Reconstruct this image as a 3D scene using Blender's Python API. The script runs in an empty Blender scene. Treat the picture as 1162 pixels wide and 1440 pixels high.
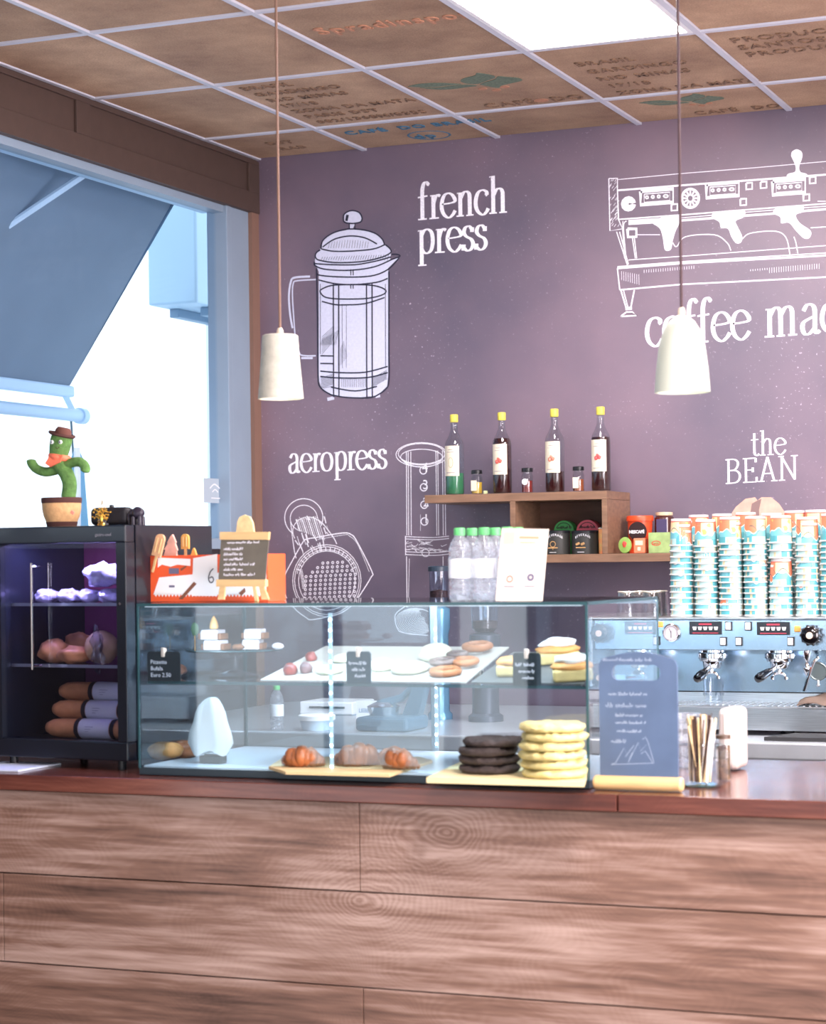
import bpy, bmesh, math, random
from mathutils import Vector, Matrix
random.seed(7)
PI=math.pi
C=bpy.context.scene.collection
# ---------------------------------------------------------------- camera
FPX=2985.; ROLL=.0125; YAW=math.atan2(1253,2985); CXP,CYP=581.,786.; EYE=1.65
Rv=Vector((math.cos(YAW),math.sin(YAW),0)); Fv=Vector((-math.sin(YAW),math.cos(YAW),0)); Uv=Vector((0,0,1))
cam=bpy.data.cameras.new('camera'); co=bpy.data.objects.new('camera',cam); C.objects.link(co)
cr,sr=math.cos(ROLL),math.sin(ROLL)
Xc=Rv*cr-Uv*sr; Yc=Rv*sr+Uv*cr; Zc=-Fv
M=Matrix((Xc,Yc,Zc)).transposed().to_4x4(); M.translation=Vector((0,0,EYE)); co.matrix_world=M
cam.sensor_fit='VERTICAL'; cam.sensor_height=36; cam.lens=FPX/1440*36; cam.shift_y=66/1440.
cam.clip_start=.05; cam.clip_end=200
cam.dof.use_dof=True; cam.dof.focus_distance=7.6; cam.dof.aperture_fstop=3.6
bpy.context.scene.camera=co
# ---------------------------------------------------------------- light and exposure
sc=bpy.context.scene
sc.view_settings.view_transform='Standard'; sc.view_settings.look='None'; sc.view_settings.gamma=1
sc.view_settings.use_curve_mapping=False; sc.view_settings.exposure=0.62
W=bpy.data.worlds.new('sky'); sc.world=W; W.use_nodes=True
bg=W.node_tree.nodes['Background']; bg.inputs[0].default_value=(.88,.94,1,1); bg.inputs[1].default_value=1.7
def area(name,loc,target,sx,sy,power,col=(1,1,1)):
    l=bpy.data.lights.new(name,'AREA'); l.shape='RECTANGLE'; l.size=sx; l.size_y=sy; l.energy=power; l.color=col
    o=bpy.data.objects.new(name,l); C.objects.link(o); o.location=loc
    o.rotation_euler=(Vector(target)-Vector(loc)).to_track_quat('-Z','Y').to_euler(); return o
# daylight area lights in unseen openings; the right one is added to brighten planks
area('added_daylight_right',(2.35,3.3,1.55),(0,3.3,1.55),3.8,2.5,360,(1,.88,.92))
area('daylight_front',(-.6,-2.35,1.5),(-.6,0,1.5),5.2,2.4,25,(1,.92,.95))
# ---------------------------------------------------------------- helpers
def s2l(c): return c/12.92 if c<=.04045 else ((c+.055)/1.055)**2.4
def rgb(r,g,b): return (s2l(r/255),s2l(g/255),s2l(b/255),1)
def ray(x,y):
    dx,dy=x-CXP,y-CYP; u=dx*cr-dy*sr; v=dx*sr+dy*cr
    return Fv+Rv*(u/FPX)-Uv*(v/FPX)
E0=Vector((0,0,EYE))
def aY(x,y,Y): d=ray(x,y); return E0+d*(Y/d.y)
def aX(x,y,X): d=ray(x,y); return E0+d*(X/d.x)
def aZ(x,y,z): d=ray(x,y); return E0+d*((z-EYE)/d.z)
MATS={}
def mat(name,col,rough=.5,metal=0,noise=0,nscale=8,bump=0,bscale=60,alpha=1,coat=0,spec=.5,emis=None,estr=0,stretch=(1,1,1),col2=None,trans=0,ior=1.45,ndet=4):
    if name in MATS: return MATS[name]
    m=bpy.data.materials.new(name); m.use_nodes=True; nt=m.node_tree; b=nt.nodes['Principled BSDF']
    b.inputs['Base Color'].default_value=col; b.inputs['Roughness'].default_value=rough; b.inputs['Metallic'].default_value=metal
    b.inputs['Specular IOR Level'].default_value=spec; b.inputs['Coat Weight'].default_value=coat; b.inputs['Coat Roughness'].default_value=.1
    b.inputs['Transmission Weight'].default_value=trans; b.inputs['IOR'].default_value=ior
    if emis: b.inputs['Emission Color'].default_value=emis; b.inputs['Emission Strength'].default_value=estr
    if noise or bump:
        tc=nt.nodes.new('ShaderNodeTexCoord'); mp=nt.nodes.new('ShaderNodeMapping'); mp.inputs['Scale'].default_value=stretch
        nt.links.new(tc.outputs['Object'],mp.inputs[0])
    if noise:
        n=nt.nodes.new('ShaderNodeTexNoise'); n.inputs['Scale'].default_value=nscale; n.inputs['Detail'].default_value=ndet
        nt.links.new(mp.outputs[0],n.inputs['Vector'])
        r=nt.nodes.new('ShaderNodeValToRGB'); r.color_ramp.elements[0].position=.3; r.color_ramp.elements[1].position=.7
        c1=tuple(max(0,c*(1-noise)) for c in col[:3])+(1,)
        c2=col2 or tuple(min(1,c*(1+noise)) for c in col[:3])+(1,)
        r.color_ramp.elements[0].color=c1; r.color_ramp.elements[1].color=c2
        nt.links.new(n.outputs[0],r.inputs[0]); nt.links.new(r.outputs[0],b.inputs['Base Color'])
    if bump:
        n2=nt.nodes.new('ShaderNodeTexNoise'); n2.inputs['Scale'].default_value=bscale; n2.inputs['Detail'].default_value=3
        nt.links.new(mp.outputs[0],n2.inputs['Vector'])
        bm_=nt.nodes.new('ShaderNodeBump'); bm_.inputs['Strength'].default_value=bump; bm_.inputs['Distance'].default_value=.004
        nt.links.new(n2.outputs[0],bm_.inputs['Height']); nt.links.new(bm_.outputs[0],b.inputs['Normal'])
    MATS[name]=m; return m
def glassmat(name,tint,refl=1.0,rough=.02):
    if name in MATS: return MATS[name]
    m=bpy.data.materials.new(name); m.use_nodes=True; nt=m.node_tree; nt.nodes.clear()
    o=nt.nodes.new('ShaderNodeOutputMaterial'); t=nt.nodes.new('ShaderNodeBsdfTransparent'); t.inputs[0].default_value=tint
    g=nt.nodes.new('ShaderNodeBsdfGlossy'); g.inputs['Roughness'].default_value=rough
    fr=nt.nodes.new('ShaderNodeFresnel'); ge=nt.nodes.new('ShaderNodeNewGeometry'); ma=nt.nodes.new('ShaderNodeMath'); ma.operation='MULTIPLY_ADD'; ma.inputs[1].default_value=1/1.5-1.5; ma.inputs[2].default_value=1.5; nt.links.new(ge.outputs['Backfacing'],ma.inputs[0]); nt.links.new(ma.outputs[0],fr.inputs[0])
    mu=nt.nodes.new('ShaderNodeMath'); mu.operation='MULTIPLY'; mu.inputs[1].default_value=refl
    mx=nt.nodes.new('ShaderNodeMixShader')
    nt.links.new(fr.outputs[0],mu.inputs[0]); nt.links.new(mu.outputs[0],mx.inputs[0]); nt.links.new(t.outputs[0],mx.inputs[1]); nt.links.new(g.outputs[0],mx.inputs[2]); nt.links.new(mx.outputs[0],o.inputs[0])
    MATS[name]=m; return m
ORG={}
class MB:
    def __init__(s): s.bm=bmesh.new(); s.mi=0
    def _mark(s,fs,sm=False):
        for f in fs: f.material_index=s.mi; f.smooth=sm
    def box(s,c,d,bev=0,rot=None,seg=2,taper=None):
        r=bmesh.ops.create_cube(s.bm,size=1); vs=r['verts']
        for v in vs:
            v.co=Vector((v.co.x*d[0],v.co.y*d[1],v.co.z*d[2]))
            if taper and v.co.z>0: v.co.x*=taper; v.co.y*=taper
        fs=list({f for v in vs for f in v.link_faces})
        if bev>0:
            es=list({e for v in vs for e in v.link_edges})
            q=bmesh.ops.bevel(s.bm,geom=es,offset=bev,segments=seg,affect='EDGES',profile=.5)
            vs=list({v for f in q['faces'] for v in f.verts}|{v for v in vs if v.is_valid})
            fs=list({f for v in vs for f in v.link_faces})
        s._mark(fs)
        for v in vs:
            if rot is not None: v.co=rot@v.co
            v.co+=Vector(c)
        return vs
    def bx(s,a,b,bev=0):
        a=Vector(a);b=Vector(b); s.box((a+b)/2,[max(abs(b[i]-a[i]),1e-5) for i in range(3)],bev)
    def lathe(s,base,prof,n=24,rot=None,cap=True):
        rings=[]
        for r,z in prof:
            ring=[]
            for k in range(n):
                a=2*PI*k/n; p=Vector((r*math.cos(a),r*math.sin(a),z))
                if rot is not None: p=rot@p
                ring.append(s.bm.verts.new(p+Vector(base)))
            rings.append(ring)
        fs=[]
        for i in range(len(rings)-1):
            for k in range(n):
                try: fs.append(s.bm.faces.new((rings[i][k],rings[i][(k+1)%n],rings[i+1][(k+1)%n],rings[i+1][k])))
                except ValueError: pass
        if cap:
            if prof[0][0]>1e-6: fs.append(s.bm.faces.new(rings[0][::-1]))
            if prof[-1][0]>1e-6: fs.append(s.bm.faces.new(rings[-1]))
        s._mark(fs,True)
    def tube(s,pts,r,n=8,closed=False):
        pts=[Vector(p) for p in pts]; rs=r if isinstance(r,(list,tuple)) else [r]*len(pts)
        rings=[]; up=Vector((0,0,1)); prev=None
        for i,p in enumerate(pts):
            d=(pts[min(i+1,len(pts)-1)]-pts[max(i-1,0)]).normalized()
            if prev is None:
                a=d.cross(up); a=a if a.length>1e-3 else d.cross(Vector((1,0,0)))
                a.normalize()
            else:
                a=prev-d*prev.dot(d); a.normalize()
            prev=a; b=d.cross(a)
            rings.append([s.bm.verts.new(p+(a*math.cos(2*PI*k/n)+b*math.sin(2*PI*k/n))*rs[i]) for k in range(n)])
        fs=[]
        for i in range(len(rings)-1):
            for k in range(n): fs.append(s.bm.faces.new((rings[i][k],rings[i][(k+1)%n],rings[i+1][(k+1)%n],rings[i+1][k])))
        if not closed: fs.append(s.bm.faces.new(rings[0][::-1])); fs.append(s.bm.faces.new(rings[-1]))
        s._mark(fs,True)
    def prism(s,pts,ext):
        ext=Vector(ext); a=[s.bm.verts.new(Vector(p)) for p in pts]; b=[s.bm.verts.new(Vector(p)+ext) for p in pts]; n=len(pts)
        fs=[s.bm.faces.new(a[::-1]),s.bm.faces.new(b)]
        for i in range(n): fs.append(s.bm.faces.new((a[i],a[(i+1)%n],b[(i+1)%n],b[i])))
        s._mark(fs)
    def blob(s,c,r,amp=.05,fr=9,sub=3,rot=None,seed=0,flat=None):
        from mathutils import noise
        q=bmesh.ops.create_icosphere(s.bm,subdivisions=sub,radius=1); vs=q['verts']
        fs=list({f for v in vs for f in v.link_faces}); s._mark(fs,True)
        for v in vs:
            n=noise.noise(v.co*fr*.3+Vector((seed*3.1,seed,7)))*amp*3+noise.noise(v.co*fr+Vector((seed,0,0)))*amp
            p=v.co*(1+n); p=Vector((p.x*r[0],p.y*r[1],p.z*r[2]))
            if flat is not None and p.z<-flat: p.z=-flat
            if rot is not None: p=rot@p
            v.co=p+Vector(c)
    def torus(s,c,R,r,n=28,m=10,sz=1,rot=None,seed=0,amp=0):
        rings=[]; rn=random.Random(seed)
        for i in range(n):
            a=2*PI*i/n; rr=r*(1+amp*(rn.random()-.5)); ring=[]
            for k in range(m):
                b=2*PI*k/m; p=Vector(((R+rr*math.cos(b))*math.cos(a),(R+rr*math.cos(b))*math.sin(a),rr*math.sin(b)*sz))
                if rot is not None: p=rot@p
                ring.append(s.bm.verts.new(p+Vector(c)))
            rings.append(ring)
        fs=[]
        for i in range(n):
            for k in range(m): fs.append(s.bm.faces.new((rings[i][k],rings[(i+1)%n][k],rings[(i+1)%n][(k+1)%m],rings[i][(k+1)%m])))
        s._mark(fs,True)
    def face(s,pts):
        f=s.bm.faces.new([s.bm.verts.new(Vector(p)) for p in pts]); s._mark([f])
    def build(s,name,mats,parent=None,xf=None,origin=None,sharp=35,label=None,kind=None):
        if xf is not None: bmesh.ops.transform(s.bm,matrix=xf,verts=s.bm.verts)
        bmesh.ops.recalc_face_normals(s.bm,faces=s.bm.faces)
        if origin is None:
            xs=[v.co for v in s.bm.verts]; lo=[min(p[i] for p in xs) for i in range(3)]; hi=[max(p[i] for p in xs) for i in range(3)]
            origin=Vector(((lo[0]+hi[0])/2,(lo[1]+hi[1])/2,lo[2]))
        origin=Vector(origin)
        for v in s.bm.verts: v.co-=origin
        me=bpy.data.meshes.new(name); s.bm.to_mesh(me); s.bm.free()
        for m in (mats if isinstance(mats,(list,tuple)) else [mats]): me.materials.append(m)
        if any(p.use_smooth for p in me.polygons):
            me.polygons.foreach_set('use_smooth',[True]*len(me.polygons))
            me.set_sharp_from_angle(angle=math.radians(sharp))
        o=bpy.data.objects.new(name,me); C.objects.link(o); return _place(o,origin,parent,label,kind)
def _place(o,origin,parent,label=None,kind=None):
    origin=Vector(origin); ORG[o.name]=origin
    if parent: o.parent=parent; o.location=origin-ORG[parent.name]
    else: o.location=origin
    if label: o['label']=label
    if kind: o['kind']=kind
    return o
def thing(name,label,cat,loc,group=None):
    o=bpy.data.objects.new(name,None); o.empty_display_size=.05; C.objects.link(o); _place(o,loc,None)
    return tag(o,label,cat,group)
def tag(o,label,cat,group=None,kind=None):
    o['label']=label; o['category']=cat
    if group: o['group']=group
    if kind: o['kind']=kind
    return o
def copy_tree(o,parent=None):
    c=o.copy(); C.objects.link(c)
    if parent: c.parent=parent
    for ch in list(o.children): copy_tree(ch,c)
    return c
def struct(o): o['kind']='structure'; return o
def txt(s,size,m,parent,origin,xd,yd,name='lettering',align='LEFT',th=.0006,sx=1,font_offset=0,spacing=1,label=None):
    cu=bpy.data.curves.new('t','FONT'); cu.body=s; cu.size=size; cu.align_x=align; cu.extrude=th; cu.resolution_u=2; cu.offset=font_offset; cu.space_character=spacing
    t=bpy.data.objects.new('t',cu); C.objects.link(t); bpy.context.view_layer.update()
    me=bpy.data.meshes.new_from_object(t.evaluated_get(bpy.context.evaluated_depsgraph_get())); bpy.data.objects.remove(t)
    xd=Vector(xd).normalized(); yd=Vector(yd).normalized(); zd=xd.cross(yd)
    mx=Matrix((xd*sx,yd,zd)).transposed().to_4x4(); me.transform(mx); me.materials.clear(); me.materials.append(m)
    o=bpy.data.objects.new(name,me); C.objects.link(o); return _place(o,origin,parent,label)
def cat(pts,n=6):
    if len(pts)<3: return [tuple(p) for p in pts]
    out=[]; P=[pts[0]]+list(pts)+[pts[-1]]
    for i in range(1,len(P)-2):
        p0,p1,p2,p3=P[i-1],P[i],P[i+1],P[i+2]
        for k in range(n):
            t=k/n
            out.append(tuple(.5*((2*p1[j])+(-p0[j]+p2[j])*t+(2*p0[j]-5*p1[j]+4*p2[j]-p3[j])*t*t+(-p0[j]+3*p1[j]-3*p2[j]+p3[j])*t**3) for j in range(len(p1))))
    out.append(tuple(pts[-1])); return out
def ribbon(mb,pts,wf,o,xd,yd,nd,lift=.001):
    """flat stroke on a plane: pts 2-D, wf(direction)->width"""
    o=Vector(o); xd=Vector(xd); yd=Vector(yd); nd=Vector(nd); L=[];R=[]; mb.nl=getattr(mb,'nl',0)+1; lift+=.00002*(mb.nl%60)
    for i,p in enumerate(pts):
        a=pts[max(i-1,0)]; b=pts[min(i+1,len(pts)-1)]; d=Vector((b[0]-a[0],b[1]-a[1]))
        if d.length<1e-9: d=Vector((1,0))
        d.normalize(); w=wf(d)/2; n=(-d.y,d.x)
        L.append(mb.bm.verts.new(o+xd*(p[0]+n[0]*w)+yd*(p[1]+n[1]*w)+nd*lift)); R.append(mb.bm.verts.new(o+xd*(p[0]-n[0]*w)+yd*(p[1]-n[1]*w)+nd*lift))
    for i in range(len(pts)-1):
        f=mb.bm.faces.new((L[i],R[i],R[i+1],L[i+1])); f.material_index=mb.mi
def scribble(mb,o,xd,yd,nd,length,h,w,seed,lift=.0008):
    rn=random.Random(seed); x=0
    while x<length:
        wl=min(length-x,h*rn.uniform(1.5,4.5)); pts=[]; t=0
        while t<wl:
            pts.append((x+t,rn.uniform(0,.25)*h)); pts.append((x+t+h*.12,rn.choice([.6,.7,1.1])*h)); pts.append((x+t+h*.28,rn.uniform(.2,.6)*h)); t+=h*rn.uniform(.35,.55)
        if len(pts)>2: ribbon(mb,cat(pts,3),lambda d:w,o,xd,yd,nd,lift)
        x+=wl+h*.5
X3=(1,0,0);Y3=(0,1,0);Z3=(0,0,1)
def Rz(a): return Matrix.Rotation(a,3,'Z')
def Rx(a): return Matrix.Rotation(a,3,'X')
def Ry(a): return Matrix.Rotation(a,3,'Y')
def about(p,R): p=Vector(p); return Matrix.Translation(p)@R.to_4x4()@Matrix.Translation(-p)
# ---------------------------------------------------------------- materials
white=mat('white_paint',rgb(225,225,230),.5)
steel=mat('brushed_steel',rgb(205,210,215),.28,1,noise=.12,nscale=30,stretch=(.4,1,12),bump=.03,bscale=200)
chrome=mat('chrome',rgb(225,228,232),.08,1)
black=mat('black_plastic',rgb(22,23,28),.35)
blackg=mat('black_gloss',rgb(12,12,16),.12,coat=.5)
brass=mat('brass',rgb(200,160,70),.25,1)
teegrey=mat('tee_metal',rgb(190,192,205),.4)
shelfwood=mat('shelf_wood',rgb(128,98,78),.45,noise=.22,nscale=7,stretch=(1,4,9),bump=.05)
palewood=mat('pale_wood',rgb(212,176,124),.5,noise=.1,nscale=12,stretch=(1,1,6))
chalkb=mat('chalkboard_surface',rgb(58,62,72),.45,noise=.15,nscale=20)
chalkw=mat('chalk_white',rgb(235,232,245),.7,noise=.18,nscale=150)
chalkl=mat('chalk_fill',rgb(206,208,228),.8,noise=.05,nscale=90)
ink=mat('drawing_ink',rgb(40,42,62),.7)
clear=glassmat('clear_glass',(.93,.95,.97,1),1)
caseg=glassmat('case_glass',(.88,.94,.97,1),1.6)
winglass=glassmat('window_glass',(.9,.95,.99,1),.12)
edgegreen=mat('glass_edge_green',rgb(38,72,78),.15,spec=.8)
# ---------------------------------------------------------------- structure
WY=8.14; WX=-4.12; CZ=3.37; RX=2.2; FY=-2.2
mural=bpy.data.materials.new('mural_paper'); mural.use_nodes=True
def mk_mural(m):
    nt=m.node_tree; b=nt.nodes['Principled BSDF']; tc=nt.nodes.new('ShaderNodeTexCoord')
    n=nt.nodes.new('ShaderNodeTexNoise'); n.inputs['Scale'].default_value=1.1; n.inputs['Detail'].default_value=6
    r=nt.nodes.new('ShaderNodeValToRGB'); r.color_ramp.elements[0].position=.3; r.color_ramp.elements[1].position=.75
    r.color_ramp.elements[0].color=rgb(74,68,88); r.color_ramp.elements[1].color=rgb(130,106,120)
    nt.links.new(tc.outputs['Object'],n.inputs['Vector']); nt.links.new(n.outputs[0],r.inputs[0])
    v=nt.nodes.new('ShaderNodeTexNoise'); v.inputs['Scale'].default_value=95; v.inputs['Detail'].default_value=2
    k=nt.nodes.new('ShaderNodeTexNoise'); k.inputs['Scale'].default_value=1.7; k.inputs['Detail'].default_value=3
    m1=nt.nodes.new('ShaderNodeMapRange'); m1.inputs[1].default_value=.66; m1.inputs[2].default_value=.8
    m2=nt.nodes.new('ShaderNodeMapRange'); m2.inputs[1].default_value=.42; m2.inputs[2].default_value=.68
    mm=nt.nodes.new('ShaderNodeMath'); mm.operation='MULTIPLY'
    mx=nt.nodes.new('ShaderNodeMix'); mx.data_type='RGBA'; mx.inputs[7].default_value=rgb(205,190,205)
    L=nt.links.new; L(tc.outputs['Object'],v.inputs['Vector']); L(tc.outputs['Object'],k.inputs['Vector'])
    L(v.outputs[0],m1.inputs[0]); L(k.outputs[0],m2.inputs[0]); L(m1.outputs[0],mm.inputs[0]); L(m2.outputs[0],mm.inputs[1])
    L(mm.outputs[0],mx.inputs[0]); L(r.outputs[0],mx.inputs[6]); L(mx.outputs[2],b.inputs['Base Color'])
    b.inputs['Roughness'].default_value=.5; b.inputs['Specular IOR Level'].default_value=1.0
mk_mural(mural)
mb=MB(); mb.bx((WX-.11,WY,0),(RX+.2,WY+.15,CZ+.1)); wall_back=struct(mb.build('wall_back',mural))
floor_m=mat('floor_tile',rgb(118,108,104),.4,noise=.1,nscale=3)
mb=MB(); mb.bx((WX-.2,FY-.2,-.1),(RX+.2,WY+.15,0)); struct(mb.build('floor',floor_m))
mb=MB()
mb.bx((WX-.2,FY-.2,CZ+.02),(RX+.2,WY,CZ+.12)); ceiling=struct(mb.build('ceiling',mat('ceiling_void',rgb(60,50,45),.9)))
# ceiling tees and panels
TX=[-4.12,-3.615,-3.018,-2.418,-1.815,-1.215,-.615,-.015,.585,1.185,1.785,RX]
TY=[FY,-.85,0,.85,1.70,2.55,3.4,4.25,5.1,5.95,6.80,7.65,WY]
tilem=bpy.data.materials.new('printed_jute_panel'); tilem.use_nodes=True
def mk_tile(m):
    nt=m.node_tree; b=nt.nodes['Principled BSDF']; tc=nt.nodes.new('ShaderNodeTexCoord'); oi=nt.nodes.new('ShaderNodeObjectInfo')
    L=nt.links.new
    add=nt.nodes.new('ShaderNodeVectorMath'); add.operation='ADD'; sc_=nt.nodes.new('ShaderNodeVectorMath'); sc_.operation='SCALE'; sc_.inputs[3].default_value=37
    cmb=nt.nodes.new('ShaderNodeCombineXYZ'); L(oi.outputs['Random'],cmb.inputs[0]); L(oi.outputs['Random'],cmb.inputs[1]); L(cmb.outputs[0],sc_.inputs[0]); L(sc_.outputs[0],add.inputs[0]); L(tc.outputs['Object'],add.inputs[1])
    n=nt.nodes.new('ShaderNodeTexNoise'); n.inputs['Scale'].default_value=3; n.inputs['Detail'].default_value=8; n.inputs['Roughness'].default_value=.65
    r=nt.nodes.new('ShaderNodeValToRGB'); r.color_ramp.elements[0].position=.3; r.color_ramp.elements[1].position=.72
    r.color_ramp.elements[0].color=rgb(132,102,82); r.color_ramp.elements[1].color=rgb(182,150,122)
    L(add.outputs[0],n.inputs['Vector']); L(n.outputs[0],r.inputs[0])
    n2=nt.nodes.new('ShaderNodeTexNoise'); n2.inputs['Scale'].default_value=160; n2.inputs['Detail'].default_value=2; L(add.outputs[0],n2.inputs['Vector'])
    mx=nt.nodes.new('ShaderNodeMix'); mx.data_type='RGBA'; mx.blend_type='OVERLAY'; mx.inputs[0].default_value=.45
    L(r.outputs[0],mx.inputs[6]); L(n2.outputs[0],mx.inputs[7])
    hs=nt.nodes.new('ShaderNodeHueSaturation'); mr=nt.nodes.new('ShaderNodeMapRange'); mr.inputs[3].default_value=.82; mr.inputs[4].default_value=1.12
    L(oi.outputs['Random'],mr.inputs[0]); L(mr.outputs[0],hs.inputs['Value']); L(mx.outputs[2],hs.inputs['Color']); L(hs.outputs[0],b.inputs['Base Color'])
    b.inputs['Roughness'].default_value=.8
mk_tile(tilem)
mb=MB()
for x in TX[1:-1]: mb.bx((x-.011,FY,CZ-.006),(x+.011,WY,CZ+.006))
for y in TY[1:-1]: mb.bx((TX[0],y-.013,CZ-.005),(TX[-1],y+.013,CZ+.005))
mb.bx((WX,FY,CZ-.004),(WX+.02,WY,CZ+.006)); 
grid=mb.build('ceiling_grid',teegrey,ceiling)
tiles={}
LIGHTS=[(3,9),(6,9),(5,6),(7,5),(8,8)]  # first panel is seen; the others are unseen, added to brighten counter and wall
tm=None
for i in range(len(TX)-1):
    for j in range(1,len(TY)-1):
        if (i,j) in LIGHTS: continue
        if j<4: continue
        m_=MB(); m_.bx((TX[i]+.012,TY[j]+.014,CZ+.002),(TX[i+1]-.012,TY[j+1]-.014,CZ+.014))
        tiles[(i,j)]=m_.build('ceiling_panel',tilem,ceiling)
mb=MB(); mb.bx((TX[0],FY,CZ+.002),(TX[-1],TY[4],CZ+.014)); mb.build('ceiling_lining',tilem,ceiling)
ledm=mat('led_diffuser',rgb(255,255,255),.5,emis=(1,.93,.94,1),estr=42)
lbl={(3,9):'square white LED panel glowing in the ceiling between the printed panels'}
for n_,(i,j) in enumerate(LIGHTS):
    m_=MB(); a=(TX[i]+.03,TY[j]+.03,CZ-.004); b_=(TX[i+1]-.03,TY[j+1]-.03,CZ+.004); m_.bx(a,b_)
    t=thing('ceiling_light',('white LED ceiling panel '+{(3,9):'glowing square between the printed jute panels',(6,9):'added unseen over the right end of the espresso machine',(5,6):'added unseen in front of the counter right of the viewer',(7,5):'added unseen by the right wall in front of the counter',(8,8):'added unseen above the right end of the counter'}[(i,j)]),'ceiling light',((TX[i]+TX[i+1])/2,(TY[j]+TY[j+1])/2,CZ-.006))
    m_.build('diffuser',ledm,t)
    m_=MB()
    for (p,q) in [((TX[i]+.012,TY[j]+.014),(TX[i+1]-.012,TY[j]+.03)),((TX[i]+.012,TY[j+1]-.03),(TX[i+1]-.012,TY[j+1]-.014)),((TX[i]+.012,TY[j]+.03),(TX[i]+.03,TY[j+1]-.03)),((TX[i+1]-.03,TY[j]+.03),(TX[i+1]-.012,TY[j+1]-.03))]:
        m_.bx((p[0],p[1],CZ-.006),(q[0],q[1],CZ+.004))
    m_.build('frame',white,t)
# prints on the jute panels
printk=mat('print_dark_brown',rgb(98,76,64),.8,noise=.4,nscale=120,col2=rgb(150,116,90)); printg=mat('print_green',rgb(96,110,94),.8,noise=.25,nscale=90)
printr=mat('print_red',rgb(172,122,96),.8,noise=.2,nscale=90); printb=mat('print_blue',rgb(62,104,130),.8,noise=.3,nscale=100)
def ceil_txt(px,py,s,size,m,par,sx=1,ang=0):
    p=aZ(px,py,CZ-.001); c,s_=math.cos(ang),math.sin(ang)
    txt(s,size,m,par,p+Vector((0,0,.001)),(c,s_,0),(s_,-c,0),th=.0015,sx=sx,font_offset=.0015)
def tile_print(par,x,y,lines,size,dx=0,m=printk,step=.085):
    for k,s in enumerate(lines):
        txt(s,size,m,par,(x+dx*k,y+step*k,CZ),(1,0,0),(0,-1,0),th=.0015,sx=.8,font_offset=.0012,spacing=1.15)
brl=['BRASIL','GARDINGO','RIO MINAS','17/18','ZONA DA MATA','PARIS DST','002/1360N/0355']
tile_print(tiles[(1,10)],-3.555,6.93,brl,.074,step=.108)
tile_print(tiles[(3,10)],-2.33,7.10,brl[:5],.078,step=.125)
tile_print(tiles[(4,10)],-1.75,7.00,['PRODUCE OF BRASIL','SANTOS 1/2 TO SCR','PRODUCE OF'],.09,step=.11)
tile_print(tiles[(4,9)],-1.70,6.15,['COFFEE','BRASIL'],.09,step=.12)
tile_print(tiles[(1,11)],-3.55,7.83,['CAFÉ  DO BRASIL'],.088,m=printb)
m_=MB()
for r_ in (.075,): m_.torus((-3.26,7.99,CZ+.002),.085,.005,28,6,sz=.3)
m_.build('print_ring',printb,tiles[(1,11)]); tile_print(tiles[(1,11)],-3.33,8.03,['dp'],.11,m=printb)
tile_print(tiles[(0,11)],-3.93,7.88,['DST','RAB'],.075,step=.12)
tile_print(tiles[(2,10)],-2.86,7.60,['CAFÉ  DO'],.10)
tile_print(tiles[(3,11)],-2.17,8.08,['CAFÉ  DO'],.085)
tile_print(tiles[(2,9)],-2.95,6.30,['Spradinsport'],.12,m=printr,step=.2)
def leaf_logo(par,cx,cy,s):
    m_=MB()
    def L(pts):
        m_.prism([(cx+p[0]*s,cy+p[1]*s,CZ+.0005) for p in cat(pts+[pts[0]],4)[:-1]],(0,0,.003))
    L([(-1,-.33),(-.75,-.42),(-.45,-.36),(-.22,-.2),(-.1,-.08),(-.3,-.1),(-.6,-.1),(-.85,-.2)])
    L([(-.85,-.14),(-.6,-.03),(-.3,-.04),(-.02,0),(.1,.15),(-.1,.17),(-.4,.2),(-.65,.1)])
    L([(0,-.1),(-.03,-.3),(.1,-.48),(.35,-.6),(.45,-.75),(.62,-.5),(.6,-.3),(.4,-.15),(.22,-.02),(.12,.0)])
    L([(.18,.08),(.3,-.03),(.55,-.18),(.68,-.36),(.8,-.25),(.95,-.1),(.95,.1),(.7,.22),(.5,.3),(.38,.45),(.25,.25)])
    m_.build('print_leaf',printg,par)
    for k,(a,b) in enumerate([(.1,.42),(.28,.62),(.5,.45)]):
        m_=MB(); m_.lathe((cx+a*s,cy+b*s,CZ+.0005),[(.085*s,0),(.085*s,.003)],16); m_.build('print_dot',printr,par)
leaf_logo(tiles[(2,10)],-2.78,7.20,.21); leaf_logo(tiles[(3,11)],-2.15,7.83,.16)
m_=MB(); m_.lathe((-2.63,7.57,CZ+.0005),[(.028,0),(.028,.003)],16); m_.build('print_dot',printr,tiles[(2,10)])
# left wall with window
BZ=3.135
fascia=mat('fascia_brown',rgb(72,56,50),.55,noise=.08,nscale=20,bump=.03)
darkwall=mat('dark_spandrel',rgb(38,30,36),.6)
mb=MB(); mb.bx((WX-.2,FY,0),(WX,-1.6,CZ)); mb.bx((WX-.2,2.9,0),(WX,3.2,CZ)); mb.bx((WX-.2,-1.6,BZ),(WX,2.9,CZ)); mb.bx((WX-.12,3.2,0),(WX,WY,1.70)); wall_left=struct(mb.build('wall_left',darkwall))
mb=MB()
BZ=3.135; mb.bx((WX-.12,3.2,BZ),(WX,WY,CZ)); beam=mb.build('fascia_beam',fascia,wall_left)
mb=MB(); 
zt,zb=CZ-.008,BZ
def rail(y0,y1,z0,z1): mb.bx((WX,y0,z0),(WX+.012,y1,z1),.002)
rail(3.2,WY,BZ+.0,BZ+.085); rail(3.2,WY,CZ-.03,CZ-.012)
for yy in (8.045,6.67,5.30,3.95): rail(yy,yy+.095,BZ+.085,CZ-.03)
mb.build('fascia_moulding',fascia,beam)
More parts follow.
